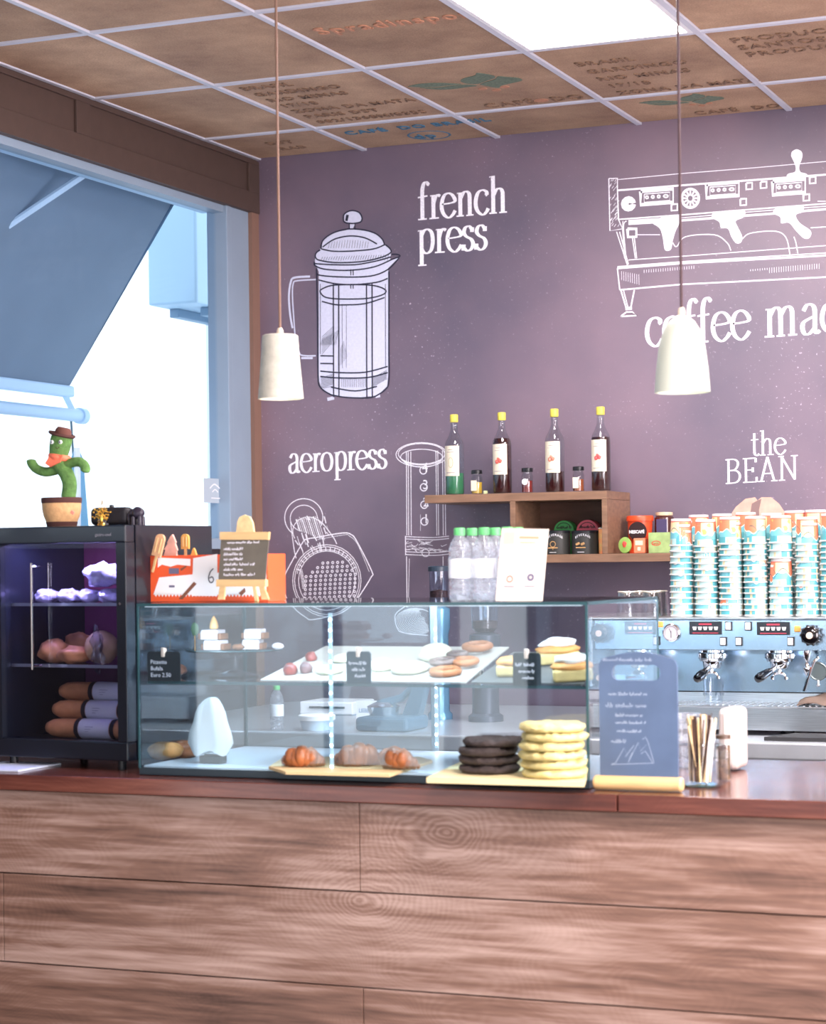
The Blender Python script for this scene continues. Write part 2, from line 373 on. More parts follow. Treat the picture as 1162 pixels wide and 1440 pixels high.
mb=MB(); mb.bx((WX-.09,8.075,0),(WX+.006,WY,BZ)); mb.build('corner_post',mat('corner_wood',rgb(128,98,84),.5,noise=.1,nscale=10,stretch=(1,1,.2)),wall_left)
winframe=mat('window_frame_grey',rgb(132,148,165),.4,noise=.05,nscale=4)
mb=MB()
mb.bx((WX-.10,7.865,0.0),(WX-.004,7.905,BZ),.004); mb.bx((WX-.07,7.905,0),(WX-.012,8.075,BZ)); mb.bx((WX-.08,3.2,BZ-.03),(WX-.02,7.87,BZ)); mb.bx((WX-.10,3.2,1.70),(WX-.0,7.87,1.745),.004); mb.bx((WX-.09,4.6,1.74),(WX-.01,4.68,BZ))
mb.bx((WX-.09,3.2,1.74),(WX-.01,3.26,BZ)); 
window_1=struct(mb.build('window_1',winframe))
mb=MB(); mb.bx((WX-.066,4.68,1.745),(WX-.058,7.866,BZ-.03)); mb.build('pane',winglass,window_1)
mb=MB(); mb.bx((WX-.066,3.26,1.745),(WX-.058,4.6,BZ-.03)); mb.build('pane',winglass,window_1)
mb=MB()
for y in (-1.6,-.1,1.4,2.85): mb.bx((WX-.12,y,0),(WX-.04,y+.05,BZ))
for z in (0.0,BZ-.05): mb.bx((WX-.12,-1.55,z),(WX-.04,2.85,z+.05))
struct(mb.build('window_4',winframe))
# sticker on the pane
a=aX(288,672,WX-.05); b_=aX(320,708,WX-.05)
mb=MB(); mb.bx((WX-.056,a.y,b_.z),(WX-.0545,7.86,a.z)); st=mb.build('window_sticker',mat('sticker_grey',rgb(165,178,190),.5)); tag(st,'small grey rectangular sticker on the window glass beside the frame','sticker')
mb=MB(); 
ribbon(mb,cat([(.05,.06),(.09,.078),(.14,.06)],4),lambda d:.006,(WX-.054,a.y,b_.z),Y3,Z3,X3); ribbon(mb,[(.06,.02),(.15,.02)],lambda d:.004,(WX-.054,a.y,b_.z),Y3,Z3,X3)
ribbon(mb,cat([(.07,.045),(.095,.056),(.12,.045)],4),lambda d:.005,(WX-.054,a.y,b_.z),Y3,Z3,X3)
mb.build('print',white,st)
# far right and street-side walls with openings
mb=MB(); plaster=mat('plaster_cream',rgb(205,195,185),.8)
mb.bx((RX,FY,0),(RX+.2,1.4,CZ)); mb.bx((RX,5.2,0),(RX+.2,WY,CZ)); mb.bx((RX,1.4,2.8),(RX+.2,5.2,CZ)); mb.bx((RX,1.4,0),(RX+.2,5.2,.3)); struct(mb.build('wall_right',plaster))
mb=MB(); mb.bx((WX,FY-.2,0),(-3.2,FY,CZ)); mb.bx((2.0,FY-.2,0),(RX,FY,CZ)); mb.bx((-3.2,FY-.2,2.7),(2.0,FY,CZ)); mb.bx((-3.2,FY-.2,0),(2.0,FY,.3)); struct(mb.build('wall_front',plaster))
mb=MB()
for y in (1.4,2.65,3.9,5.15): mb.bx((RX+.02,y,.3),(RX+.1,y+.05,2.8))
for z in (.3,2.75): mb.bx((RX+.02,1.4,z),(RX+.1,5.2,z+.05))
struct(mb.build('window_added',winframe))  # unseen window added for the right-hand light on the planks
mb=MB()
for x in (-3.2,-1.5,.2,1.95): mb.bx((x,FY-.1,.3),(x+.05,FY-.02,2.7))
for z in (.3,2.65): mb.bx((-3.2,FY-.1,z),(2,FY-.02,z+.05))
struct(mb.build('window_3',winframe))
# ---------------------------------------------------------------- outside
awn=mat('awning_cloth',rgb(142,158,174),.8,noise=.05,nscale=6); _n=awn.node_tree; _t=_n.nodes.new('ShaderNodeBsdfTranslucent'); _t.inputs[0].default_value=rgb(122,142,162); _m=_n.nodes.new('ShaderNodeMixShader'); _m.inputs[0].default_value=.45; _o=[n for n in _n.nodes if n.type=='OUTPUT_MATERIAL'][0]; _n.links.new(_n.nodes['Principled BSDF'].outputs[0],_m.inputs[1]); _n.links.new(_t.outputs[0],_m.inputs[2]); _n.links.new(_m.outputs[0],_o.inputs[0]); alu=mat('awning_aluminium',rgb(170,198,222),.4)
gy=7.93; p0=aY(250,268,gy); p1=aY(97,541,gy); 
t=thing('awning','slate blue fabric awning sloping down outside the window','awning',(p1.x,6.0,0))
X0,Z0=p0.x,p0.z; X1,Z1=p1.x,p1.z
sl=(Z0-Z1)/(X0-X1); Xt=-4.3; Zt=Z0+(Xt-X0)*sl
mb=MB(); mb.prism([(Xt,gy,Zt),(X1,gy,Z1),(X1,gy,Z1-.008),(Xt,gy,Zt-.01)],(0,-9.2,0)); mb.build('canopy',awn,t)
mb=MB(); mb.prism([(Xt,gy-.001,Zt),(X1,gy-.001,Z1),(X1-.02,gy-.001,Z1-.02),(Xt,gy-.001,Zt-.025)],(0,.012,0)); mb.build('hem',mat('awning_hem',rgb(70,100,128),.8),t)
mb=MB(); mb.bx((X1-.03,gy-9.2,Z1-.055),(X1+.02,gy+.02,Z1-.005),.01); mb.build('front_bar',alu,t)
q1=aX(114,585,X1+.03)
mb=MB(); mb.tube([(q1.x,q1.y-5.1,q1.z),(q1.x,q1.y,q1.z)],.028,12); mb.build('roller_tube',alu,t)
mb=MB(); mb.tube([(q1.x,q1.y-.05,q1.z),(X1,gy-.03,Z1-.05)],.014,8); mb.lathe((q1.x,q1.y,q1.z),[(.036,-.02),(.036,.02)],16,rot=Rx(PI/2)); mb.build('end_bracket',alu,t)
a0=aX(118,246,-4.28); a1=aX(0,325,-4.62)
mb=MB(); mb.tube([a0,a1,a1+(a1-a0)*.8],.014,8); mb.build('folding_arm',mat('arm_white',rgb(185,205,225),.4),t)
mb=MB(); mb.bx((-4.26,3.3,BZ-.02),(-4.2,7.9,BZ+.09)); mb.build('head_cassette',alu,t)
# strap and cord
c0=aX(104,590,X1); 
mb=MB(); mb.tube([aX(100,592,X1),aX(103,640,X1),aX(112,655,X1),aX(106,690,X1)],.006,6); mb.build('cord',mat('cord_grey',rgb(60,90,105),.6),t)
# closed parasol / pole outside
t=thing('folded_parasol','closed pale blue parasol with a white pole outside the window behind the toy cactus','parasol',aX(108,760,-4.75)*1)
pp=aX(108,640,-4.75); pb=aX(112,760,-4.75)
mb=MB(); mb.lathe((pp.x,pp.y,pb.z-.6),[(.03,0),(.055,.2),(.05,.6),(.028,pp.z-pb.z+.58),(.012,pp.z-pb.z+.62)],12); mb.build('cloth',mat('parasol_cloth',rgb(110,160,190),.7),t)
mb=MB(); mb.tube([(pp.x+.02,pp.y-.03,0),(pp.x+.02,pp.y-.03,pp.z+.03)],.014,8); mb.build('pole',white,t)
# outdoor condenser
d1=aX(275,283,-4.55); d2=aX(275,425,-4.55); 
t=thing('condenser_unit','pale blue outdoor air conditioning unit mounted on a wall bracket outside','air conditioner',(-4.7,d1.y+.25,d2.z))
ac=mat('condenser_metal',rgb(165,195,218),.5)
mb=MB(); mb.bx((-4.80,d1.y,d2.z),(-4.55,d1.y+.62,d1.z+.15),.01); mb.build('casing',ac,t)
f0=aX(313,345,-4.55)
mb=MB(); mb.lathe((-4.553,f0.y+.09,f0.z),[(.0,0),(.16,0),(.175,.008),(.0,.03)],28,rot=Ry(PI/2)); mb.build('fan_grille',mat('grille_dark',rgb(80,110,135),.6),t)
mb=MB()
for r_ in (.06,.1,.14): mb.torus((-4.52,f0.y+.09,f0.z),r_,.003,24,6,rot=Ry(PI/2))
mb.build('grille_ring',mat('grille_ring',rgb(120,145,165),.5),t)
for bxx in (-4.62,-4.78):
    mb=MB(); mb.bx((bxx,d1.y+.16,d2.z-.04),(bxx+.05,d1.y+.6595,d2.z-.0005),.004); mb.build('bracket',mat('bracket_grey',rgb(120,150,175),.5),t)
mb=MB(); mb.bx((-4.86,d1.y+.655,0),(-4.5,d1.y+.95,5)); p_=mb.build('neighbour_pier',mat('render_white',rgb(235,240,245),.8)); tag(p_,'white rendered pier outside carrying the air conditioning unit','pier')
mb=MB(); mb.bx((-14,1,-.12),(WX-.12,30,-.02)); g_=mb.build('pavement',mat('pavement_grey',rgb(200,205,210),.8,noise=.1)); struct(g_)
# building opposite
t=thing('building_opposite','pale blue building with a white band seen far outside beyond the awning','building',(-13.2,10,-.02))
mb=MB(); mb.bx((-13.6,2,0),(-13,17.3,4.2)); mb.build('wall',mat('building_pale',rgb(205,225,240),.8,noise=.05,nscale=2),t)
mb=MB(); mb.bx((-13.0,2,3.0),(-12.9,17.3,3.5)); mb.build('sign_band',mat('building_band',rgb(150,185,215),.7),t)
for k in range(5):
    mb=MB(); mb.bx((-13.01,4+2.6*k,.4),(-12.95,6+2.6*k,2.4)); mb.build('window',mat('building_window',rgb(165,200,225),.2),t)
# ---------------------------------------------------------------- mural drawings
NB=(0,-1,0)
def wp(x,y): p=aY(x,y,WY); return (p.x,p.z)
PXM=1/339.
def zm(ox,oy,s): return lambda x,y: wp(ox+x/s,oy+y/s)
class Draw:
    def __init__(s,f,width=.0045): s.f=f; s.w=width
    def line(s,mb,pts,w=None,smooth=False,lift=.002,n=5):
        q=[s.f(*p) for p in pts]
        if smooth: q=cat(q,n)
        ww=w or s.w; ribbon(mb,q,lambda d:ww,(0,WY,0),X3,Z3,NB,lift)
    def fill(s,mb,pts,smooth=False,lift=.001):
        q=[s.f(*p) for p in pts]
        if smooth: q=cat(q+[q[0]],4)[:-1]
        mb.face([(a,WY-lift,b) for a,b in q])
# French press
D=Draw(zm(380,270,4.645),.0042)
mb=MB()
D.fill(mb,[(318,470),(318,1230),(340,1290),(430,1335),(560,1345),(700,1330),(765,1270),(772,1200),(772,470)],lift=.0012)
D.fill(mb,[(300,400),(330,370),(350,310),(420,265),(535,242),(650,258),(720,290),(748,345),(785,370),(790,410),(785,440),(845,425),(800,470),(750,520),(600,550),(330,550),(310,500),(292,465)],lift=.0016)
D.fill(mb,[(480,190),(485,150),(510,130),(545,124),(580,135),(600,170),(590,195),(560,205),(540,240),(520,240),(515,205)],lift=.0012)
for pts in ([(300,572),(180,580),(152,600),(148,700),(165,950)],[(165,950),(190,1045),(215,1068),(300,1070)]): D.line(mb,pts,.006,True)
for pts in ([(262,552),(160,560),(136,590),(124,680),(132,800),(148,890)],[(205,1085),(280,1085)]): D.line(mb,pts,.009,True)
D.line(mb,[(375,1355),(420,1345)],.014); D.line(mb,[(690,1335),(720,1330)],.014)
fp=mb.build('french_press_drawing',chalkl,wall_back)
mb=MB()
iw=.0058
for pts in ([(335,372),(345,320),(400,275),(470,250),(535,242),(620,250),(690,272),(735,310),(750,350)],[(335,372),(420,388),(560,385),(680,372),(750,345)],[(330,378),(302,400),(300,430),(330,448),(440,462),(600,455),(720,430),(785,400),(788,375),(755,345)],
    [(292,455),(295,480),(360,505),(520,512),(680,490),(800,440)],[(800,440),(850,420),(830,408),(795,408)],[(292,468),(400,475),(560,475),(700,450),(790,425)],[(845,430),(780,500),(700,540),(600,555),(450,555),(330,545),(305,530)],
    [(318,575),(430,600),(560,605),(700,590),(770,565)],[(305,500),(312,800),(316,1200),(335,1280),(400,1325)],[(778,520),(778,1000),(778,1230),(755,1290),(690,1335)],[(400,1325),(500,1342),(640,1345),(700,1330)],
    [(330,640),(400,612),(540,605),(680,612),(755,640),(740,670),(640,695),(480,700),(370,690),(332,660),(330,640)],[(330,1170),(450,1180),(620,1178),(770,1140)],[(330,1205),(450,1215),(640,1212),(770,1180)],[(330,1070),(420,1072)],[(330,1120),(420,1122)],
    [(400,1275),(560,1300),(700,1270)],[(482,190),(484,150),(512,128),(545,122),(585,136),(602,170),(592,196),(545,206),(500,202),(482,190)],[(345,360),(420,310),(520,288),(620,300),(700,340)],[(340,715),(420,735),(490,738),(620,730),(750,690)]):
    D.line(mb,pts,iw,True,lift=.0026)
for x in (415,450,632,668): D.line(mb,[(x,600),(x+2,1340)],.0055,lift=.0026)
for x in (529,545): D.line(mb,[(x,505),(x,545)],.004,lift=.0026)
for x in (529,545): D.line(mb,[(x,605),(x,632)],.004,lift=.0026)
D.line(mb,[(520,208),(520,240)],.005,lift=.0026); D.line(mb,[(556,208),(556,240)],.004,lift=.0026); D.line(mb,[(508,150),(500,190)],.012,lift=.0026); D.line(mb,[(330,600),(330,1060)],.0022,lift=.0026);D.line(mb,[(755,600),(757,1150)],.0022,lift=.0026)
for k in range(16): D.line(mb,[(390+k*17,315+((k-8)**2)*.25),(382+k*17,368)],.0012,lift=.0026)
for k in range(12): D.line(mb,[(330+k*9,1000-0*k),(340+k*9+6,960-k*5)],.0014,lift=.0026)
for k in range(9): D.line(mb,[(340,1060-k*14),(340+60+k*2,990-k*14)],.0014,lift=.0026)
for k in range(28): D.line(mb,[(335+k*16,445+4*math.sin(k)),(345+k*16,425-k*.6)],.0016,lift=.0026)
for k in range(12): D.line(mb,[(335,1215+k*8),(415,1190+k*8)] if k<9 else [(350,1280),(410,1270)],.0016,lift=.0026)
for k in range(14): D.line(mb,[(470+k*12,1220),(470+k*12,1275)],.0014,lift=.0026)
for k in range(9): D.line(mb,[(675,1270-k*7),(765,1220-k*7)],.0016,lift=.0026)
for k in range(9): D.line(mb,[(460,1130-k*12),(460+48-k*3,1070-k*12)],.001,lift=.0026)
D.line(mb,[(472,730),(474,1150)],.0015,lift=.0026); D.line(mb,[(500,735),(500,1150)],.0012,lift=.0026)
mb.build('drawing_outline',ink,fp)
# portafilter drawing
D=Draw(zm(380,680,4.469),.004); mb=MB()
def circ(cx,cy,rx,ry,a0=0,a1=360,n=28): return [(cx+rx*math.cos(math.radians(a0+(a1-a0)*k/n)),cy+ry*math.sin(math.radians(a0+(a1-a0)*k/n))) for k in range(n+1)]
D.line(mb,circ(213,215,120,120,125,385),.004); D.line(mb,circ(213,218,85,82,100,360),.0035); D.line(mb,circ(240,300,96,90,150,330),.0035)
D.line(mb,[(130,240),(150,400),(165,470)],.004,True); D.line(mb,[(300,225),(340,260),(400,340),(420,380)],.004,True)
hexa=[(290,340),(380,322),(470,310),(510,320),(545,360),(640,550),(635,590),(560,710),(520,760),(440,815),(270,855),(225,840),(160,790),(100,710),(75,640),(80,600),(200,380),(230,350),(290,340)]
D.line(mb,hexa,.0048,True); D.line(mb,[(300,352),(470,322),(500,330),(550,380),(625,555)],.002,True)
for rx in (215,203,178): D.line(mb,circ(358,610,rx,rx*1.05),.0035)
D.line(mb,circ(358,600,190,185,190,350),.003)
for k in range(17):
    a=math.radians(200+k*8.5); c,s_=math.cos(a),math.sin(a); D.line(mb,[(358+178*c,610+187*s_),(358+205*c,610+215*s_)],.004)
for k in range(12):
    D.line(mb,[(165+12*k,225-2*k),(190+14*k,300+5*k)],.0028 if k%3 else .006)
rn=random.Random(3)
for k in range(26):
    a,b=rn.uniform(150,360),rn.uniform(200,400); D.line(mb,[(a,b),(a+rn.uniform(5,25),b+rn.uniform(20,60))],rn.choice([.0015,.003,.005]))
for j in range(10):
    y=497+j*27; hw=[2,3,4,5,5,5,5,5,5,4][j]
    for i in range(-hw,hw+1):
        x=395+i*31-j*1.5+(-8 if j>2 else 0)
        if 205<x<560: D.line(mb,circ(x,y-i*1.5,7,7,n=8),.0042)
for k in range(14):
    D.line(mb,[(185+k*1.5,540+k*9),(205+k*2,545+k*9)],.003)
portafilter_d=mb.build('portafilter_drawing',chalkw,wall_back)
# aeropress drawing
mb=MB(); D=Draw(zm(380,560,3.058),.0035)
for rx,ry,dy in ((110,52,0),(100,44,-4),(90,34,10)): D.line(mb,circ(652,243+dy,rx,ry),.0032)
D.line(mb,circ(655,258,84,38,10,170),.004)
for x in (587,595,606): D.line(mb,[(x,230),(x+2,590)],.0032)
for x in (714,722,742,752): D.line(mb,[(x,225),(x+4,590)],.0032)
for k in range(4): 
    c=[(660,310),(662,383),(664,458),(665,530)][k]; D.line(mb,circ(c[0],c[1],15,16,n=16),.0045)
for y in (595,605,660,672): D.line(mb,[(583,y),(700,y+4),(770,y-2)],.003,True)
D.line(mb,[(583,592),(584,675)],.004); D.line(mb,[(588,680),(590,900)],.004); D.line(mb,[(600,690),(596,860)],.0025); D.line(mb,[(745,680),(745,900)],.003)
rn=random.Random(5)
for k in range(26):
    a=rn.uniform(595,740); b=rn.uniform(612,655); D.line(mb,[(a,b),(a+rn.uniform(-20,30),b+rn.uniform(-12,12)),(a+rn.uniform(10,40),b+rn.uniform(-8,10))],.002,True)
D.line(mb,[(648,500),(648,570)],.0015)
D.line(mb,circ(670,665,16,16,n=14),.004)
for k in range(16): D.line(mb,circ(625+k*2.5,960-k*2,85-k*4.5,58-k*3,20+k*4,330-k*7,n=16),.0022)
D.line(mb,[(590,890),(540,930),(548,990),(580,1010),(680,1020)],.004,True)
aero=mb.build('aeropress_drawing',chalkw,wall_back)
for k,(s_,c) in enumerate(zip('4321',[(660,310),(662,383),(664,458),(665,530)])):
    p=D.f(c[0]-6,c[1]+8); txt(s_,.055,chalkw,aero,(p[0],WY-.002,p[1]),X3,Z3,'numeral')
# coffee machine drawing
mb=MB(); D=Draw(zm(840,200,3.609),.005)
def ln(p,w=.005,s=False): D.line(mb,p,w,s)
ln([(60,185),(104,183),(104,240),(108,390),(130,440),(66,450),(60,185)],.0045)
ln([(106,190),(420,160),(800,130),(1162,98),(2100,20)],.003); ln([(104,245),(420,220),(1162,165),(2100,95)],.0075); ln([(104,245),(110,392)],.005)
ln([(110,392),(420,370),(800,340),(1162,312),(2100,240)],.0055); ln([(165,405),(420,385),(800,352),(1162,325),(2100,252)],.003); ln([(420,398),(900,362),(1162,340),(2100,268)],.009)
ln([(160,408),(320,398)],.02)
for k in range(40): 
    a=rn.uniform(62,106); b=rn.uniform(190,440); ln([(a,b),(a+10,b-14)],.0018)
def rect(x0,y0,x1,y1,w): ln([(x0,y0),(x1,y0-(x1-x0)*.075),(x1,y1-(x1-x0)*.075),(x0,y1),(x0,y0)],w)
for (x0,y0) in ((222,250),(556,215),(892,200)):
    rect(x0,y0,x0+165,y0+68,.014); rect(x0+18,y0+14,x0+148,y0+56,.004)
    for k in range(4): ln(circ(x0+32+k*30+(6 if k==3 else 0),y0+30-k*2,7+(5 if k==3 else 0),7,n=8),.006)
for c in ((392,330),(742,303),(1062,280),(1094,192),(772,222),(845,216)): rect(c[0]-14,c[1]-14,c[0]+16,c[1]+18,.008)
ln(circ(160,313,20,20,n=12),.03); ln(circ(474,285,44,48),.009)
for k in range(12): a=k*PI/6; ln([(474+12*math.cos(a),285+13*math.sin(a)),(474+36*math.cos(a),285+38*math.sin(a))],.007)
ln(circ(474,285,38,42),.003)
def blobf(pts): D.fill(mb,pts,True,lift=.0022)
blobf([(285,415),(330,380),(420,375),(420,410),(400,450),(385,500),(375,545),(345,547),(335,490),(320,440)])
blobf([(582,385),(600,355),(740,345),(745,380),(705,400),(715,430),(738,480),(730,510),(705,512),(682,480),(665,440),(630,435),(620,405)])
blobf([(895,365),(910,335),(1040,322),(1042,355),(1010,370),(1030,410),(1085,450),(1080,485),(1050,488),(1010,450),(975,410),(935,412),(930,380)])
ln([(155,440),(200,440),(200,480),(158,482),(155,440)],.012); ln([(180,485),(195,590)],.004); ln([(190,485),(202,590)],.004)
ln([(100,455),(155,625)],.004); ln([(115,455),(160,620)],.004); ln([(150,400),(135,430),(148,590)],.004,True); ln([(132,400),(130,440),(140,590)],.003)
ln([(200,470),(320,470)],.003); ln([(385,510),(405,530),(450,480),(595,470),(660,510),(680,550)],.004,True); ln([(740,490),(780,462),(905,452),(960,485),(980,570)],.004,True); ln([(1085,435),(1162,430)],.004)
ln([(1000,480),(1010,510),(1020,565)],.004,True)
ln([(160,598),(420,580),(1162,525),(2100,450)],.0035); ln([(104,640),(430,615),(1162,575),(2100,500)],.008); ln([(104,632),(430,607),(1162,562),(2100,488)],.004)
ln([(104,640),(116,750)],.005); ln([(116,750),(430,722),(1162,685),(2100,620)],.006)
for k in range(9): ln([(125+k*11,655+k*2),(126+k*11,700+k*3)],.0016)
for k in range(22): ln([(240+k*12,648-k),(240+k*12,664-k)],.0018)
for k in range(30): ln([(780+k*12,645-k),(780+k*12,(655 if k<8 else 672)-k)],.0018)
ln([(122,752),(150,845)],.006); ln([(135,752),(158,840)],.004); ln([(190,750),(172,840)],.006); ln([(145,845),(178,843)],.012); ln([(120,885),(150,862),(180,862),(202,880),(120,885)],.006)
ln([(480,1160),(480,1160.1)],.001)
# tamper on top of drawn machine
blobf([(985,70),(990,48),(1015,36),(1040,50),(1042,80),(1028,120),(1032,150),(1062,160),(1064,176),(970,176),(972,160),(1005,150),(1007,120)])
ln([(1162,300),(1120,300)],.003)
mb.build('coffee_machine_drawing',chalkw,wall_back)
# hand written lettering
G={}
G['f']=(.62,[[(.62,1.42),(.5,1.55),(.36,1.5),(.28,1.3),(.26,1.0),(.26,0)],[(.02,.93),(.55,.97)],[(.02,0),(.5,0)],[(.56,1.42),(.63,1.44)]])
G['r']=(.62,[[(.08,.95),(.25,.97),(.25,0)],[(.25,.6),(.35,.85),(.5,.97),(.62,.9)],[(.02,0),(.55,0)]])
G['e']=(.85,[[(.1,.55),(.78,.62),(.7,.88),(.45,1.0),(.2,.88),(.08,.5),(.18,.15),(.45,-.03),(.68,.08),(.82,.25)]])
G['n']=(1.0,[[(.08,.95),(.25,.97),(.25,0)],[(.25,.7),(.42,.95),(.6,1.0),(.74,.88),(.76,.6),(.76,0)],[(.03,0),(.44,0)],[(.56,0),(.97,0)]])
G['m']=(1.55,[[(.08,.95),(.25,.97),(.25,0)],[(.25,.7),(.42,.95),(.58,1.0),(.7,.88),(.72,.6),(.72,0)],[(.72,.7),(.9,.95),(1.08,1.0),(1.2,.88),(1.22,.6),(1.22,0)],[(.03,0),(.44,0)],[(.54,0),(.9,0)],[(1.04,0),(1.42,0)]])
G['c']=(.78,[[(.68,.78),(.66,.92),(.45,1.0),(.2,.88),(.08,.5),(.18,.15),(.45,-.03),(.66,.08),(.76,.22)],[(.62,.76),(.7,.8)]])
G['h']=(1.0,[[(.06,1.5),(.25,1.55),(.25,0)],[(.25,.7),(.42,.95),(.6,1.0),(.74,.88),(.76,.6),(.76,0)],[(.03,0),(.44,0)],[(.56,0),(.98,0)]])
G['p']=(.95,[[(.06,.95),(.25,.98),(.25,-.5)],[(.25,.75),(.4,.95),(.6,1.0),(.8,.85),(.86,.5),(.78,.15),(.58,0),(.38,.04),(.25,.2)],[(.05,-.5),(.5,-.5)]])
G['s']=(.68,[[(.56,.95),(.55,.75)],[(.55,.85),(.4,1.0),(.2,.95),(.12,.75),(.25,.58),(.5,.45),(.6,.25),(.5,.05),(.3,-.02),(.12,.1)],[(.1,.25),(.08,.0)]])
G['a']=(.85,[[(.15,.8),(.3,1.0),(.5,1.0),(.62,.85),(.63,.5),(.63,.1),(.72,.0),(.84,.08)],[(.63,.6),(.4,.52),(.15,.4),(.1,.2),(.2,.0),(.4,.0),(.63,.2)]])
G['o']=(.92,[[(.45,1.0),(.2,.88),(.08,.5),(.2,.12),(.45,0),(.7,.12),(.82,.5),(.7,.88),(.45,1.0)]])
G['t']=(.62,[[(.28,1.4),(.28,.3),(.34,.05),(.5,.0),(.6,.1)],[(.04,.98),(.56,1.0)]])
G['i']=(.5,[[(.08,.95),(.25,.97),(.25,0)],[(.03,0),(.46,0)],[(.22,1.35),(.28,1.3)]])
G['B']=(1.15,[[(.25,1.4),(.25,0)],[(.05,1.4),(.6,1.4),(.85,1.25),(.85,1.0),(.65,.78),(.25,.75)],[(.25,.75),(.75,.72),(.98,.5),(.95,.2),(.7,.02),(.05,0)]])
G['E']=(1.05,[[(.25,1.4),(.25,0)],[(.05,1.4),(.9,1.4)],[(.9,1.4),(.9,1.15)],[(.25,.72),(.75,.72)],[(.7,.85),(.7,.58)],[(.05,0),(.95,0)],[(.95,0),(.95,.28)]])
G['A']=(1.3,[[(.62,1.42),(.2,0)],[(.62,1.42),(1.05,0)],[(.35,.45),(.92,.45)],[(.0,0),(.42,0)],[(.85,0),(1.28,0)]])
G['N']=(1.35,[[(.25,1.4),(.25,0)],[(.25,1.38),(1.08,.02)],[(1.08,1.4),(1.08,0)],[(.03,1.4),(.4,1.4)],[(.85,1.4),(1.3,1.4)],[(.05,0),(.45,0)]])
def lettering(name,word,x0,y0,x1,y1,xh,m=chalkw,wide=1,wt=.15):
    """word from baseline pixel (x0,y0) to (x1,y1) on the back wall; xh = x-height in metres"""
    a=Vector(wp(x0,y0)); b=Vector(wp(x1,y1)); tot=sum(G[c][0] if c!=' ' else .6 for c in word)
    L_=(b-a).length; sx=L_/tot; d=(b-a).normalized(); o=Vector((a.x,WY,a.y)); xd=Vector((d.x,0,d.y)); mb=MB(); x=0
    for ch in word:
        if ch==' ': x+=.6; continue
        w,st=G[ch]
        for s_ in st:
            pts=[((x+p[0])*sx,p[1]*xh) for p in (cat(s_,5) if len(s_)>3 else s_)]
            # small overshoot so that strokes look hand drawn
            ribbon(mb,pts,lambda dd:xh*(.062+wt*.78*abs(dd.y)**1.5),o,xd,Z3,NB,.002)
        x+=w
    return mb.build(name,m,wall_back)
lettering('wall_lettering','french',588,309,714,298,.098)
lettering('wall_lettering','press',587,357,686,350,.098)
lettering('wall_lettering','aeropress',406,665,545,658,.078)
lettering('wall_lettering','coffee machine',908,487,1294,457,.11,wt=.13)
lettering('wall_lettering','the',1056,641,1106,638,.062,wt=.11)
lettering('wall_lettering','BEAN',1020,680,1124,674,.066,wt=.09)
mb=MB(); D=Draw(zm(900,600,4.435))
D.fill(mb,[(560,560),(600,500),(660,450),(720,440),(735,460),(760,440),(820,440),(870,480),(910,540),(900,700),(560,700)],lift=.001)
bean=mb.build('bean_drawing',mat('mural_bean_tan',rgb(196,158,142),.7,noise=.15,nscale=20),wall_back)
mb=MB(); D.fill(mb,[(690,540),(700,480),(735,460),(760,450),(745,520),(750,600),(700,600)],lift=.002); mb.build('drawing_outline',mat('mural_bean_dark',rgb(128,104,102),.7),bean)
